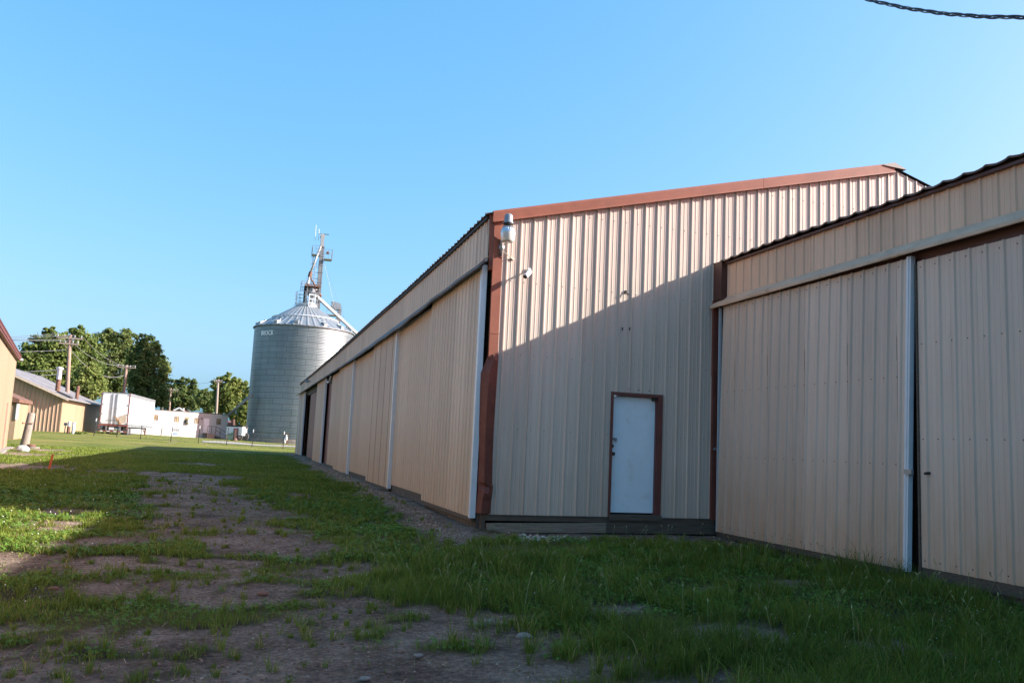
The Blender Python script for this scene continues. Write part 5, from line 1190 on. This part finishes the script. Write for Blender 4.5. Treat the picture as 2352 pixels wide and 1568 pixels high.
# weeds at the fence and shed foot
def weed(label, u, v, r, seed, D=None):
    p = G(u, v) if D is None else onD(u, v, D); p.z = float(T(p.x, p.y)); g = np.random.default_rng(seed); n = 200
    C = np.clip(g.normal(size=(n, 3)), -1.3, 1.3)*np.array([r, r*.6, r*.3]); C[:, 2] = np.abs(C[:, 2])+.05
    Nn = g.normal(size=(n, 3)); Nn /= np.linalg.norm(Nn, axis=1)[:, None]; A = np.cross(Nn, g.normal(size=(n, 3))); A /= np.linalg.norm(A, axis=1)[:, None]; B = np.cross(Nn, A); s = .09*(.5+g.random(n))[:, None]
    V = np.stack([C-A*s, C+B*s*.5, C+A*s, C-B*s*.5], 1).reshape(-1, 3); o = np_mesh('weed_clump', V, np.full(n, 4), np.arange(4*n), M_leafA, {'tone': np.repeat(.5+.5*g.random(n), 4)}); o.location = p
    tag(o, label, 'weeds', 'weed clumps in the far grass')
weed('weeds at the foot of the shed beside the gas meter', *ZL(905, 1262), .28, 1, 76); weed('tall weeds at the corner of the shed and trailer shadow', *ZL(955, 1262), .3, 2, 78)
weed('weeds growing under the left of the trailer bumper', *zz(350, 1440, 260, 1140, 8.71), .3, 3, 88); weed('weeds growing under the middle of the trailer bumper', *zz(720, 1450, 260, 1140, 8.71), .3, 4, 88)

# ================================================================== GROUND
def strokes():
    """dirt (+) and turf (-) patches, as world ellipses: x, y, rx, ry, weight"""
    A = []
    g1 = lambda x, y: zz(x, y, 0, 1300, 2.096); g2 = lambda x, y: zz(x, y, 1000, 1400, 2.352); g3 = lambda x, y: zz(x, y, 2000, 1400, 2.194)
    def e(fn, x, y, rx, ry, w): p = G(*fn(x, y)); A.append((p.x, p.y, rx, ry, w))
    # main wheel track running back
    for x, y, rx, ry in ((1040, 255, .9, 1.2), (1180, 275, 1.1, 1.5), (1330, 275, 1., 1.), (1110, 320, 1., 1.4), (1250, 350, 1.0, 1.3), (1180, 410, .8, 1.2), (1340, 430, .9, 1.), (1270, 490, .8, .9), (1420, 510, .9, .7), (1560, 520, .8, .6), (1350, 560, .9, .7), (1540, 600, .9, .6), (1280, 560, .6, .5), (1640, 660, .7, .5), (1500, 690, .6, .4), (1850, 740, .8, .35), (1760, 690, .6, .4), (1960, 720, .6, .35)): e(g1, x, y, rx, ry, 1.)
    for x, y, rx, ry in ((880, 360, .7, .9), (730, 243, .9, .8), (1250, 195, 1.2, 1.2), (1880, 390, .35, 1.1), (480, 495, .55, .5), (400, 570, .5, .35), (400, 610, .35, .25), (140, 760, .7, .22), (60, 780, .5, .3), (240, 860, .5, .3), (650, 690, .5, .4), (450, 700, .3, .2), (560, 800, .7, .3), (860, 830, .8, .35), (900, 930, .6, .35), (780, 1000, .9, .3), (1100, 1010, .6, .25), (1000, 780, .5, .3), (1350, 800, .6, .3), (1640, 1000, .9, .3), (1900, 900, .8, .3), (1450, 1050, .7, .3), (60, 205, 2.4, 2.0), (120, 130, 2, 1.6), (180, 100, 1.5, 2)): e(g1, x, y, rx, ry, 1.)
    for x, y, rx, ry in ((150, 1250, .55, .3), (330, 1260, .4, .2), (120, 1350, .5, .25), (300, 1480, .5, .3), (150, 1530, .5, .3), (780, 1330, .45, .25), (700, 1480, .45, .3), (1450, 1250, .8, .3), (1750, 1280, .7, .3), (1500, 1400, .7, .3), (1900, 1450, .7, .35), (1350, 1530, .6, .3), (1750, 1530, .6, .3), (560, 1170, .25, .1), (1000, 1350, .2, .1)): e(g1, x, y, rx, ry, .62)
    for x, y, rx, ry in ((80, 960, .6, .3), (350, 1010, .5, .25), (600, 1030, .6, .22), (850, 1060, .5, .2), (1050, 1090, .4, .2), (300, 1120, .6, .25), (700, 1170, .6, .25), (1100, 1180, .6, .25), (1450, 1230, .4, .2), (1250, 1330, .6, .3), (900, 1430, .7, .3), (1350, 1470, .5, .3), (200, 1330, .6, .3), (350, 1480, .5, .3), (40, 740, .5, .4)): e(g2, x, y, rx, ry, 1.)
    for x, y, rx, ry, w in ((1980, 990, .35, .2, 1.), (540, 720, .35, .3, .8), (960, 735, .35, .25, .8), (1330, 730, .3, .2, .5)): e(g2, x, y, rx, ry, w)
    for x, y, rx, ry, w in ((400, 1100, .55, .3, 1.), (600, 1140, .4, .2, .9), (850, 770, .5, .25, .9), (1320, 1135, .35, .12, .9), (1600, 1200, .5, .25, .8), (1850, 1240, .4, .2, .7), (280, 800, .25, .2, .9), (1100, 1390, .4, .15, .6), (350, 1410, .4, .15, .8)): e(g3, x, y, rx, ry, w)
    # bare strip along the barn foot
    for y in np.arange(12.6, 54, .7): A.append((3.38, y, .42+.05*math.sin(y), .55, 1.1))
    for x in np.arange(3.4, 8.2, .4): A.append((x, 12.62, .35, .26+.1*math.sin(x*3), 1.0))
    for y in np.arange(9, 12.8, .5): A.append((7.85, y, .22, .4, .9))
    # turf clumps inside the dirt
    for x, y, rx, ry in ((1130, 1130, .45, .35), (1230, 1200, .35, .25), (900, 1180, .35, .2), (760, 1250, .3, .2), (1150, 1340, .3, .3), (1120, 1420, .25, .2), (300, 1130, .9, .22), (80, 1150, .5, .3), (560, 1130, .4, .15), (860, 740, .55, .3), (1110, 880, .38, .35), (1300, 1000, .28, .25), (1520, 1055, .3, .2), (1590, 905, .25, .2), (1800, 880, .4, .35), (1400, 640, .35, .4), (1200, 700, .35, .3), (1150, 770, .3, .2), (1640, 780, .3, .3), (330, 750, .6, .3), (520, 740, .3, .25), (200, 920, .6, .3), (620, 920, .35, .25), (1000, 800, .35, .2), (560, 1330, .3, .2), (300, 1340, .25, .2), (600, 1500, .3, .2), (350, 1270, .2, .12), (1010, 1500, .35, .2), (1620, 1130, .3, .15), (1850, 1100, .4, .2), (1400, 960, .25, .15), (2000, 1000, .4, .3), (400, 1000, .5, .2)): e(g1, x, y, rx, ry, -1.25)
    for x, y, rx, ry in ((550, 900, .35, .3), (200, 1000, .35, .25), (490, 1160, .28, .2), (760, 1300, .4, .2), (660, 1460, .4, .2), (170, 1290, .3, .15), (900, 1300, .3, .15), (330, 1190, .2, .1), (1250, 900, .9, .5), (1180, 1140, .5, .2), (680, 1060, .3, .15), (850, 950, .25, .15)): e(g2, x, y, rx, ry, -1.25)
    return A
STR = strokes()
_tr = [(G(u0, v), G(u1, v)) for v, u0, u1 in ((1560, 150, 1180), (1450, 180, 1010), (1350, 250, 900), (1260, 330, 790), (1190, 350, 680), (1140, 350, 600), (1110, 345, 550), (1092, 350, 500), (1080, 340, 470))]
TRY = [(a.y+b.y)/2 for a, b in _tr]; TRX = [(a.x+b.x)/2 for a, b in _tr]; TRW = [(b.x-a.x)/2 for a, b in _tr]
def dirt(x, y):
    s = np.zeros_like(x)
    wx = x+.25*(fbm(x*2.1+40, y*2.1)-.5)*2; wy = y+.25*(fbm(x*2.1, y*2.1+70)-.5)*2
    neg = np.zeros_like(x)
    for cx_, cy_, rx, ry, w in STR:
        m = (np.abs(wx-cx_) < rx*2) & (np.abs(wy-cy_) < ry*2)
        if not m.any(): continue
        d = ((wx[m]-cx_)/rx)**2+((wy[m]-cy_)/ry)**2; v = np.exp(-d*.9)*abs(w)
        if w > 0: s[m] = np.maximum(s[m], v) + .25*np.minimum(s[m], v)
        else: neg[m] = np.maximum(neg[m], v)
    cen = np.interp(y, TRY, TRX); hw = np.interp(y, TRY, TRW); band = np.clip(1.25-np.abs(wx-cen)/hw, 0, 1)*np.clip((28-y)/3, 0, 1); s = s*.85+band*.30
    n = fbm(x*2.6, y*2.6, 6); n2 = fbm(x*.35+11, y*.35, 3)
    near = np.clip((11-y)/5, 0, 1)*np.clip((2.2-x)/2.5, 0, 1)*np.clip((x+4.5)/2, 0, 1)*.32
    s = s*1.2+near*.12+(n-.5)*1.6+(fbm(x*8.5+3, y*8.5, 3)-.5)*.55+(n2-.5)*.3-neg*.5
    return np.clip((s-.27)/.36, 0, 1)
def relief(x, y, dm):
    return (fbm(x*.9, y*.9, 3)-.5)*.05+(fbm(x*5, y*5, 3)-.5)*.025*np.clip(dm+.3, 0, 1)-dm*.012
xs = np.concatenate([-np.geomspace(900, 16, 26), np.arange(-15, 9.01, .10), np.geomspace(10, 900, 26)])
ys = np.concatenate([-np.geomspace(600, 4, 20), np.arange(-3, 4, .5), np.arange(4, 30, .10), np.arange(30, 62, .25), np.geomspace(63, 1600, 50)])
X, Y = np.meshgrid(xs, ys); DM = dirt(X.ravel(), Y.ravel()).reshape(X.shape)
far = np.clip((70-Y)/20, 0, 1)*np.clip((40-np.abs(X))/20, 0, 1)
Z = T(X, Y)+relief(X, Y, DM)*far
V = np.stack([X, Y, Z], -1).reshape(-1, 3); nx, ny = len(xs), len(ys)
i = np.arange(ny-1)[:, None]*nx+np.arange(nx-1)[None]
idx = np.stack([i, i+1, i+nx+1, i+nx], -1).reshape(-1)
def ground_mat():
    m, nt, b = newmat('yard_soil_and_turf'); L = nt.links.new
    at = N(nt, 'ShaderNodeAttribute'); at.attribute_name = 'dirt'; geo = N(nt, 'ShaderNodeNewGeometry')
    def noise(s, d=8, r=.65):
        n = N(nt, 'ShaderNodeTexNoise'); n.inputs['Scale'].default_value = s; n.inputs['Detail'].default_value = d; n.inputs['Roughness'].default_value = r
        L(geo.outputs['Position'], n.inputs['Vector']); return n
    n1, n2, n3, n4 = noise(1.3), noise(22), noise(.35, 5), noise(90, 4)
    soil = ramp(nt, [(.26, (.095, .066, .05)), (.42, (.24, .172, .13)), (.55, (.33, .25, .192)), (.74, (.46, .36, .285))]); 
    nc = noise(5.5, 10, .8); sm = N(nt, 'ShaderNodeMath', operation='MULTIPLY_ADD'); L(nc.outputs['Fac'], sm.inputs[0]); sm.inputs[1].default_value = .75; sm.inputs[2].default_value = -.375
    sa = N(nt, 'ShaderNodeMath', operation='ADD'); L(n1.outputs['Fac'], sa.inputs[0]); L(sm.outputs[0], sa.inputs[1]); L(sa.outputs[0], soil.inputs['Fac'])
    peb = ramp(nt, [(.42, (.7, .7, .7)), (.6, (1.05, 1.05, 1.05)), (.70, (1.5, 1.5, 1.5))]); L(n2.outputs['Fac'], peb.inputs['Fac'])
    ms = N(nt, 'ShaderNodeMix', data_type='RGBA', blend_type='MULTIPLY'); ms.inputs['Factor'].default_value = .9; L(soil.outputs['Color'], ms.inputs['A']); L(peb.outputs['Color'], ms.inputs['B'])
    turf = ramp(nt, [(.3, (.085, .115, .018)), (.55, (.15, .18, .03)), (.75, (.22, .20, .055))]); L(n3.outputs['Fac'], turf.inputs['Fac'])
    sy = N(nt, 'ShaderNodeSeparateXYZ'); L(geo.outputs['Position'], sy.inputs['Vector'])
    mry = N(nt, 'ShaderNodeMapRange'); mry.inputs['From Min'].default_value = 24; mry.inputs['From Max'].default_value = 46; L(sy.outputs['Y'], mry.inputs['Value'])
    thx = N(nt, 'ShaderNodeMix', data_type='RGBA'); L(mry.outputs['Result'], thx.inputs['Factor']); thx.inputs['A'].default_value = (.06, .05, .028, 1); L(turf.outputs['Color'], thx.inputs['B'])
    tn = ramp(nt, [(.3, (.5, .5, .5)), (.7, (1.35, 1.35, 1.3))]); L(n4.outputs['Fac'], tn.inputs['Fac'])
    mt_ = N(nt, 'ShaderNodeMix', data_type='RGBA', blend_type='MULTIPLY'); mt_.inputs['Factor'].default_value = .9; L(thx.outputs['Result'], mt_.inputs['A']); L(tn.outputs['Color'], mt_.inputs['B'])
    # dry worn streaks in the far turf
    mp = N(nt, 'ShaderNodeMapping'); mp.inputs['Scale'].default_value = (.12, .5, 1); L(geo.outputs['Position'], mp.inputs['Vector'])
    n5 = N(nt, 'ShaderNodeTexNoise'); n5.inputs['Scale'].default_value = 1.; n5.inputs['Detail'].default_value = 6; L(mp.outputs['Vector'], n5.inputs['Vector'])
    r5 = ramp(nt, [(.48, (0, 0, 0)), (.70, (.75, .75, .75))]); L(n5.outputs['Fac'], r5.inputs['Fac'])
    md = N(nt, 'ShaderNodeMix', data_type='RGBA'); L(r5.outputs['Color'], md.inputs['Factor']); L(mt_.outputs['Result'], md.inputs['A']); md.inputs['B'].default_value = (.33, .25, .10, 1)
    mx = N(nt, 'ShaderNodeMix', data_type='RGBA'); L(at.outputs['Fac'], mx.inputs['Factor']); L(md.outputs['Result'], mx.inputs['A']); L(ms.outputs['Result'], mx.inputs['B'])
    L(mx.outputs['Result'], b.inputs['Base Color']); b.inputs['Roughness'].default_value = .95; b.inputs['Specular IOR Level'].default_value = .15
    bp = N(nt, 'ShaderNodeBump'); bp.inputs['Strength'].default_value = 1.; bp.inputs['Distance'].default_value = .05
    ad = N(nt, 'ShaderNodeMath', operation='ADD'); L(n2.outputs['Fac'], ad.inputs[0]); L(n4.outputs['Fac'], ad.inputs[1]); L(ad.outputs[0], bp.inputs['Height']); L(bp.outputs['Normal'], b.inputs['Normal'])
    return m
gr = np_mesh('ground', V, np.full(len(idx)//4, 4), idx, ground_mat(), {'dirt': DM.ravel()}, smooth=True)
tag(gr, 'worn grassy yard with bare earth wheel tracks', 'ground', kind='structure')
# pale gravel drive beyond the fence
P_ = [G(*zz(x, y, 440, 1080, 4.9)) for x, y in ((820, 1185), (870, 1190), (1100, 1192), (1400, 1215), (1600, 1240), (2300, 1262), (2300, 1285), (1620, 1258), (1380, 1240), (1100, 1222), (900, 1212), (820, 1205))]
mb = MB(); mb.add([(p.x, p.y, float(T(p.x, p.y))+.03) for p in P_], [tuple(range(12))[::-1]]); o = mb.build('gravel_drive', mat('pale_crushed_stone', (.25, .23, .205), rough=.95, var=.2, scale=2)); o['kind'] = 'structure'; o['label'] = 'strip of pale gravel beyond the fence'

# ------------------------------------------------------------------ grass blades
def frustum_x(y):
    return -.34*y-1.2, np.where(y < 12.6, np.minimum(7.95, 1.05*y+1.5), np.minimum(3.45, .09*y+6))
def sample(n, y0, y1, power):
    t = rng.random(n); y = (y0**(1-power)+t*(y1**(1-power)-y0**(1-power)))**(1/(1-power))
    a, b_ = frustum_x(y); x = a+(b_-a)*rng.random(n); return x, y
def ground_z(x, y, dm): return T(x, y)+relief(x, y, dm)
bl = []
for n, y0, y1, pw, wd, hs in ((150000, 3.8, 9., 1.2, .0050, .85), (150000, 9., 19., 1.5, .0085, .9), (190000, 19., 50., 1.9, .022, 1.1)):
    x, y = sample(n, y0, y1, pw); d = dirt(x, y); keep = rng.random(n) > np.clip(d*1.12+.38*np.clip((x-1.2)/1.5, 0, 1)*(y < 12.6)*np.clip((fbm(x*2.2+9, y*2.2, 3)-.3)*4, 0, 1), 0, .975)
    x, y, d = x[keep], y[keep], d[keep]; bl.append((x, y, d, np.full(len(x), wd), np.full(len(x), hs)))
x, y, d, w, hs = [np.concatenate(q) for q in zip(*bl)]; n = len(x)
hn = fbm(x*1.1+3, y*1.1+8, 3); right = np.clip((x-1.0)/1.8, 0, 1)*np.clip((12.2-y)/2, 0, 1)
h = (.022+.062*np.clip((hn-.34)/.34, 0, 1)**1.5)*(.55+.9*rng.random(n))*hs*(1+right*(.5+1.2*np.clip((fbm(x*.8+30, y*.8, 2)-.42)*5, 0, 1)))
door = np.exp(-((x-7.75)/.4)**2-((y-9.0)/.8)**2); h = h*(1+1.6*door)
cl_ = np.exp(-(((x-2.15)/.8)**2+((y-7.9)/.9)**2)); h *= 1+.9*cl_
h *= (1-.45*d)
# separate tufts: fountains of longer blades, also out on the bare earth
tx, ty = sample(9500, 4.0, 26, 1.35); td = dirt(tx, ty); tk = (rng.random(len(tx)) > np.clip(td*1.02, 0, .80)) & (fbm(tx*.8+21, ty*.8+3, 3) > .36); tx, ty, td = tx[tk], ty[tk], td[tk]
tn = (8+34*rng.random(len(tx))**1.6).astype(int); ts = (.35+.9*rng.random(len(tx))**1.5); ti = np.repeat(np.arange(len(tx)), tn); m = len(ti)
rr = np.abs(rng.normal(size=m))*.028*ts[ti]; ta = rng.random(m)*2*np.pi
x2 = tx[ti]+np.cos(ta)*rr; y2 = ty[ti]+np.sin(ta)*rr
rt2 = np.clip((x2-1.0)/1.8, 0, 1)*np.clip((12.4-y2)/2, 0, 1)
h2_ = (.05+.09*rng.random(m))*ts[ti]*(1+rt2*.9); k2 = (x2 < np.where(y2 < 12.55, 7.9, 3.4)); 
x = np.concatenate([x, x2[k2]]); y = np.concatenate([y, y2[k2]]); d = np.concatenate([d, td[ti][k2]]); h = np.concatenate([h, h2_[k2]])
w = np.concatenate([w, np.interp(y2[k2], [4, 9, 20], [.0052, .0075, .017])]); taz = np.concatenate([rng.random(n)*2*np.pi, (ta+rng.normal(size=m)*.5)[k2]])
tl_ = np.concatenate([np.zeros(n), (.10*rng.random(len(tx))-.02)[ti][k2]]); n = len(x)
z = ground_z(x, y, d)
az = taz; lean = h*(.25+.75*rng.random(n)); dx, dy = np.cos(az)*lean, np.sin(az)*lean
pa = az+np.pi/2+rng.normal(size=n)*.6; wx, wy = np.cos(pa)*w*.5, np.sin(pa)*w*.5
B0 = np.stack([x-wx, y-wy, z-.01], 1); B1 = np.stack([x+wx, y+wy, z-.01], 1)
C0 = np.stack([x-wx*.8+dx*.35, y-wy*.8+dy*.35, z+h*.62], 1); C1 = np.stack([x+wx*.8+dx*.35, y+wy*.8+dy*.35, z+h*.62], 1)
TP = np.stack([x+dx, y+dy, z+h*(1-.25*rng.random(n))], 1)
V = np.stack([B0, B1, C1, C0, TP], 1).reshape(-1, 3)
b_ = np.arange(n)*5; idx = np.stack([b_, b_+1, b_+2, b_+3, b_+3, b_+2, b_+4], 1).ravel()
tone = np.clip(.12+.45*fbm(x*.9, y*.9+4, 3)+.25*rng.random(n), 0, .74)
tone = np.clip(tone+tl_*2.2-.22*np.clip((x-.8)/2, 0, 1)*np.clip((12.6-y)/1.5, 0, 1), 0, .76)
tone = np.where(rng.random(n) < .05+.12*d, .8+.2*rng.random(n), tone)
yel = np.clip((fbm(x*.5+60, y*.5, 2)-.5)*3, 0, 1)*(rng.random(n) < .5); tone = np.clip(tone+.18*yel, 0, 1)
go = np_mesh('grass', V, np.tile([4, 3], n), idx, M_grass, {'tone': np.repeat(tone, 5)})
tag(go, 'patchy green grass covering the yard', 'grass', kind='stuff')
# seed heads of foxtail grass
m_ = 230; x = 1.6+6.5*rng.random(m_); y = 5.2+6.5*rng.random(m_); d = dirt(x, y); k = d < .4; x, y, d = x[k], y[k], d[k]; n = len(x); z = ground_z(x, y, d)
hh = .20+.16*rng.random(n); az = rng.random(n)*6.28; tx, ty = x+np.cos(az)*hh*.45, y+np.sin(az)*hh*.45
VV = []; ii = []; lp = []
mb = MB()
for k in range(n):
    base = Vector((x[k], y[k], z[k])); tip = Vector((tx[k], ty[k], z[k]+hh[k])); mid = base.lerp(tip, .55)+Vector((0, 0, hh[k]*.12))
    mb.tube([base, mid, tip], .0016, 3, False); d_ = (tip-mid).normalized(); e_ = tip+d_*.05-Vector((0, 0, .012)); mb.tube([tip, tip.lerp(e_, .3), tip.lerp(e_, .8), e_], [.003, .0062, .005, .001], 5)
fo = mb.build('foxtail_heads', mat('foxtail_straw', (.22, .24, .09), rough=.8, var=.2)); tag(fo, 'foxtail seed heads standing over the right hand grass', 'grass', kind='stuff')
# clover leaves
parts = []
for n, y0, y1, pw, s0 in ((60000, 4.2, 10, 1.1, .010), (60000, 10, 24, 1.5, .016)):
    x, y = sample(n, y0, y1, pw); d = dirt(x, y); cm = fbm(x*.6+90, y*.6+20, 3)+.22*np.clip((-1-x)/2, 0, 1)*np.clip((20-y)/4, 0, 1)
    k = (rng.random(n) > d*1.1) & (cm > .47+.12*rng.random(n)); x, y, d = x[k], y[k], d[k]; parts.append((x, y, d, np.full(len(x), s0)))
x, y, d, s0 = [np.concatenate(q) for q in zip(*parts)]; n = len(x); z = ground_z(x, y, d)+.015+.05*rng.random(n)
Vs = []
for k in range(3):
    a = rng.random(n)*6.28 if k == 0 else a+2.094
    if k == 0: tl = rng.normal(size=(n, 2))*.35
    ca, sa = np.cos(a), np.sin(a); r = s0*(.8+.5*rng.random(n))
    def P(rad, off):
        px_, py_ = x+ca*rad-sa*off, y+sa*rad+ca*off; return np.stack([px_, py_, z+(px_-x)*tl[:, 0]+(py_-y)*tl[:, 1]], 1)
    Vs.append(np.stack([P(0*r, 0*r), P(r*.9, -r*.62), P(r*1.5, 0*r), P(r*.9, r*.62)], 1))
V = np.stack(Vs, 1).reshape(-1, 3)
tone = np.repeat(np.clip(.3+.6*rng.random(n), 0, 1), 12)
co = np_mesh('clover', V, np.full(3*n, 4), np.arange(12*n), M_clover, {'tone': tone}); tag(co, 'low clover leaves mixed through the grass', 'clover', kind='stuff')
# clover flowers
m_ = 1500; x, y = sample(m_, 4.5, 24, 1.35); d = dirt(x, y); pm = (x < -1.2) | (x > 4.6) | (rng.random(m_) < .12); k = (d < .35) & pm & (fbm(x*.5+5, y*.5+44, 2) > .42); x, y, d = x[k], y[k], d[k]; n = len(x)
z = ground_z(x, y, d)+.05+.06*rng.random(n); r = (.0045+.003*rng.random(n))*np.clip(y/9, .8, 1.5)
off = np.array([[1, 0, 0], [-1, 0, 0], [0, 1, 0], [0, -1, 0], [0, 0, 1], [0, 0, -1]], float)
V = (np.stack([x, y, z], 1)[:, None]+off[None]*r[:, None, None]).reshape(-1, 3); tri = np.array([[0, 2, 4], [2, 1, 4], [1, 3, 4], [3, 0, 4], [2, 0, 5], [1, 2, 5], [3, 1, 5], [0, 3, 5]])
idx = (np.arange(n)[:, None, None]*6+tri[None]).ravel(); o = np_mesh('clover_flowers', V, np.full(8*n, 3), idx, M_clfl); tag(o, 'tiny white clover blossoms dotted in the grass', 'flowers', kind='stuff')
# gravel and dead stalks on the bare earth
x1, y1 = sample(60000, 4.2, 24, 1.3); d1_ = dirt(x1, y1); k = (d1_ > .4) & (rng.random(len(x1)) < .8); x1, y1 = x1[k], y1[k]
n2 = 6500; y2 = 12.4+(rng.random(n2)**1.6)*26; x2 = 3.22+.10*np.sin(y2*1.7)+.15*rng.normal(size=n2); k = (x2 < 3.62); x2, y2 = x2[k], y2[k]
n3 = 900; x3 = 4.0+4*rng.random(n3); y3 = 12.5+.18*rng.normal(size=n3); k = y3 < 12.8; x3, y3 = x3[k], y3[k]
n4 = 420; q = onY(*zz(670, 1385, 1380, 1100, 2.735), 12.45); x4 = q.x+.28*rng.normal(size=n4); y4 = 12.4+.12*rng.normal(size=n4); k = y4 < 12.75; x4, y4 = x4[k], y4[k]
x = np.concatenate([x1, x2, x3, x4]); y = np.concatenate([y1, y2, y3, y4]); n = len(x); d = dirt(x, y)
r = .0035+.013*rng.random(n)**5+np.clip(y-8, 0, 12)*.0006; r[-len(x4):] = .008+.028*rng.random(len(x4))**2.5
z = ground_z(x, y, d)+r*.2
jit = 1+.45*(rng.random((n, 6))-.5); V = (np.stack([x, y, z], 1)[:, None]+(off[None]*jit[:, :, None])*np.stack([r*1.1, r, r*.65], 1)[:, None]).reshape(-1, 3)
ang = rng.random(n)*6.28
idx = (np.arange(n)[:, None, None]*6+tri[None]).ravel()
tone = np.clip(.1+.65*rng.random(n)**1.5, 0, 1); tone[len(x1):len(x1)+len(x2)] += .2; tone[-len(x4):] = .7+.3*rng.random(len(x4)); tone = np.clip(tone, 0, 1)
o = np_mesh('gravel', V, np.full(8*n, 3), idx, M_gravel, {'tone': np.repeat(tone, 6)}); tag(o, 'loose limestone gravel on the bare earth and along the barn foot', 'gravel', kind='stuff')
# dead stalks lying on the bare earth
x, y = sample(9000, 4.2, 20, 1.3); d = dirt(x, y); k = (d > .2) & (rng.random(len(x)) < .75); x, y, d = x[k], y[k], d[k]; n = len(x); z = ground_z(x, y, d)+.006
az = rng.random(n)*6.28; ln = .03+.10*rng.random(n)**2; ww = .0022*np.interp(y, [4, 20], [1, 2.4]); cx_, sx_ = np.cos(az), np.sin(az); lift = .03*rng.random(n)**2
P0 = np.stack([x-sx_*ww, y+cx_*ww, z], 1); P1_ = np.stack([x+sx_*ww, y-cx_*ww, z], 1); P2_ = np.stack([x+cx_*ln+sx_*ww, y+sx_*ln-cx_*ww, z+lift], 1); P3_ = np.stack([x+cx_*ln-sx_*ww, y+sx_*ln+cx_*ww, z+lift], 1)
o = np_mesh('dead_stalks', np.stack([P0, P1_, P2_, P3_], 1).reshape(-1, 3), np.full(n, 4), np.arange(4*n), leaf_mat('dry_straw', [(0, (.16, .10, .06)), (1, (.45, .33, .19))], rough=.8, transl=.1), {'tone': np.repeat(rng.random(n), 4)}); tag(o, 'dry grass stalks scattered on the bare earth', 'straw', kind='stuff')
# single stones that stand out
g2 = lambda x, y: zz(x, y, 1000, 1400, 2.352); g1 = lambda x, y: zz(x, y, 0, 1300, 2.096)
for k, (fn, x, y, r, lab) in enumerate(((g2, 1350, 1205, .085, 'flat pale stone at the edge of the right hand grass'), (g2, 1098, 1092, .05, 'white stone in the bare earth below the tall grass clump'), (g2, 418, 872, .04, 'small white stone left of the grass tuft in the centre'), (g2, 600, 1335, .045, 'angular pale stone beside the dry grass clump'), (g2, 225, 1500, .05, 'pale stone at the bottom edge near the centre'), (g1, 1655, 1012, .07, 'brown brick fragment lying on the bare earth'), (g1, 335, 978, .06, 'reddish brick fragment in the grass at lower left'), (g1, 800, 1075, .05, 'grey flat stone in the lower left dirt'))):
    p = G(*fn(x, y)); m_ = M_stone if k < 5 or k == 7 else mat('broken_brick', (.20, .10, .065), rough=.9, var=.2)
    r *= .62; rock('stone', p+Vector((0, 0, r*.2)), (r*1.3, r, r*.6), 30+k, m_, lab, 'stone', 'stones lying in the yard')

# ================================================================== WORLD, SUN, CAMERA
SUN = Vector((1, -.30, .491)).normalized()
elev_ = math.asin(SUN.z); azim = math.atan2(SUN.x, SUN.y)        # clockwise from +Y
w = bpy.data.worlds.new('World'); scene.world = w; w.use_nodes = True
nt = w.node_tree; bg = nt.nodes['Background']
sky = nt.nodes.new('ShaderNodeTexSky'); sky.sky_type = 'NISHITA'; sky.sun_disc = False
sky.sun_elevation = elev_; sky.sun_rotation = azim; sky.air_density = 1.; sky.dust_density = 3.3; sky.ozone_density = 2.; sky.altitude = 200
# soften the sky's brightness range channel by channel: a clear, saturated blue that pales towards the sun and the horizon
sp_ = nt.nodes.new('ShaderNodeSeparateColor'); cb2 = nt.nodes.new('ShaderNodeCombineColor'); nt.links.new(sky.outputs['Color'], sp_.inputs['Color'])
SK = .381
for ch, pw, kk in (('Red', 1.1, .55), ('Green', .6, .74), ('Blue', .5, 1.0)):
    p1 = nt.nodes.new('ShaderNodeMath'); p1.operation = 'MULTIPLY'; p1.inputs[1].default_value = SK
    p2 = nt.nodes.new('ShaderNodeMath'); p2.operation = 'POWER'; p2.inputs[1].default_value = pw
    p3 = nt.nodes.new('ShaderNodeMath'); p3.operation = 'MULTIPLY'; p3.inputs[1].default_value = kk/SK
    nt.links.new(sp_.outputs[ch], p1.inputs[0]); nt.links.new(p1.outputs[0], p2.inputs[0]); nt.links.new(p2.outputs[0], p3.inputs[0]); nt.links.new(p3.outputs[0], cb2.inputs[ch])
nt.links.new(cb2.outputs['Color'], bg.inputs['Color']); bg.inputs['Strength'].default_value = .13
sl_ = bpy.data.lights.new('sun', 'SUN'); sl_.energy = 5.; sl_.angle = R(.53); sl_.color = (1, .98, .92)
so = bpy.data.objects.new('sun', sl_); COL.objects.link(so); so.rotation_euler = (-SUN).to_track_quat('-Z', 'Y').to_euler()
cam = bpy.data.cameras.new('camera'); co_ = bpy.data.objects.new('camera', cam); COL.objects.link(co_)
cam.sensor_width = 36; cam.sensor_fit = 'HORIZONTAL'; cam.lens = 36*F/W; cam.clip_start = .1; cam.clip_end = 4000
rt_, dn_, fw_ = M3 @ Vector((1, 0, 0)), M3 @ Vector((0, 1, 0)), M3 @ Vector((0, 0, 1))
mw = Matrix((rt_, -dn_, -fw_)).transposed().to_4x4(); mw.translation = Vector((0, 0, CZ)); co_.matrix_world = mw
scene.camera = co_
vs_ = scene.view_settings; vs_.view_transform = 'Standard'; vs_.look = 'None'; vs_.exposure = 1.55; vs_.gamma = 1.; vs_.use_curve_mapping = False
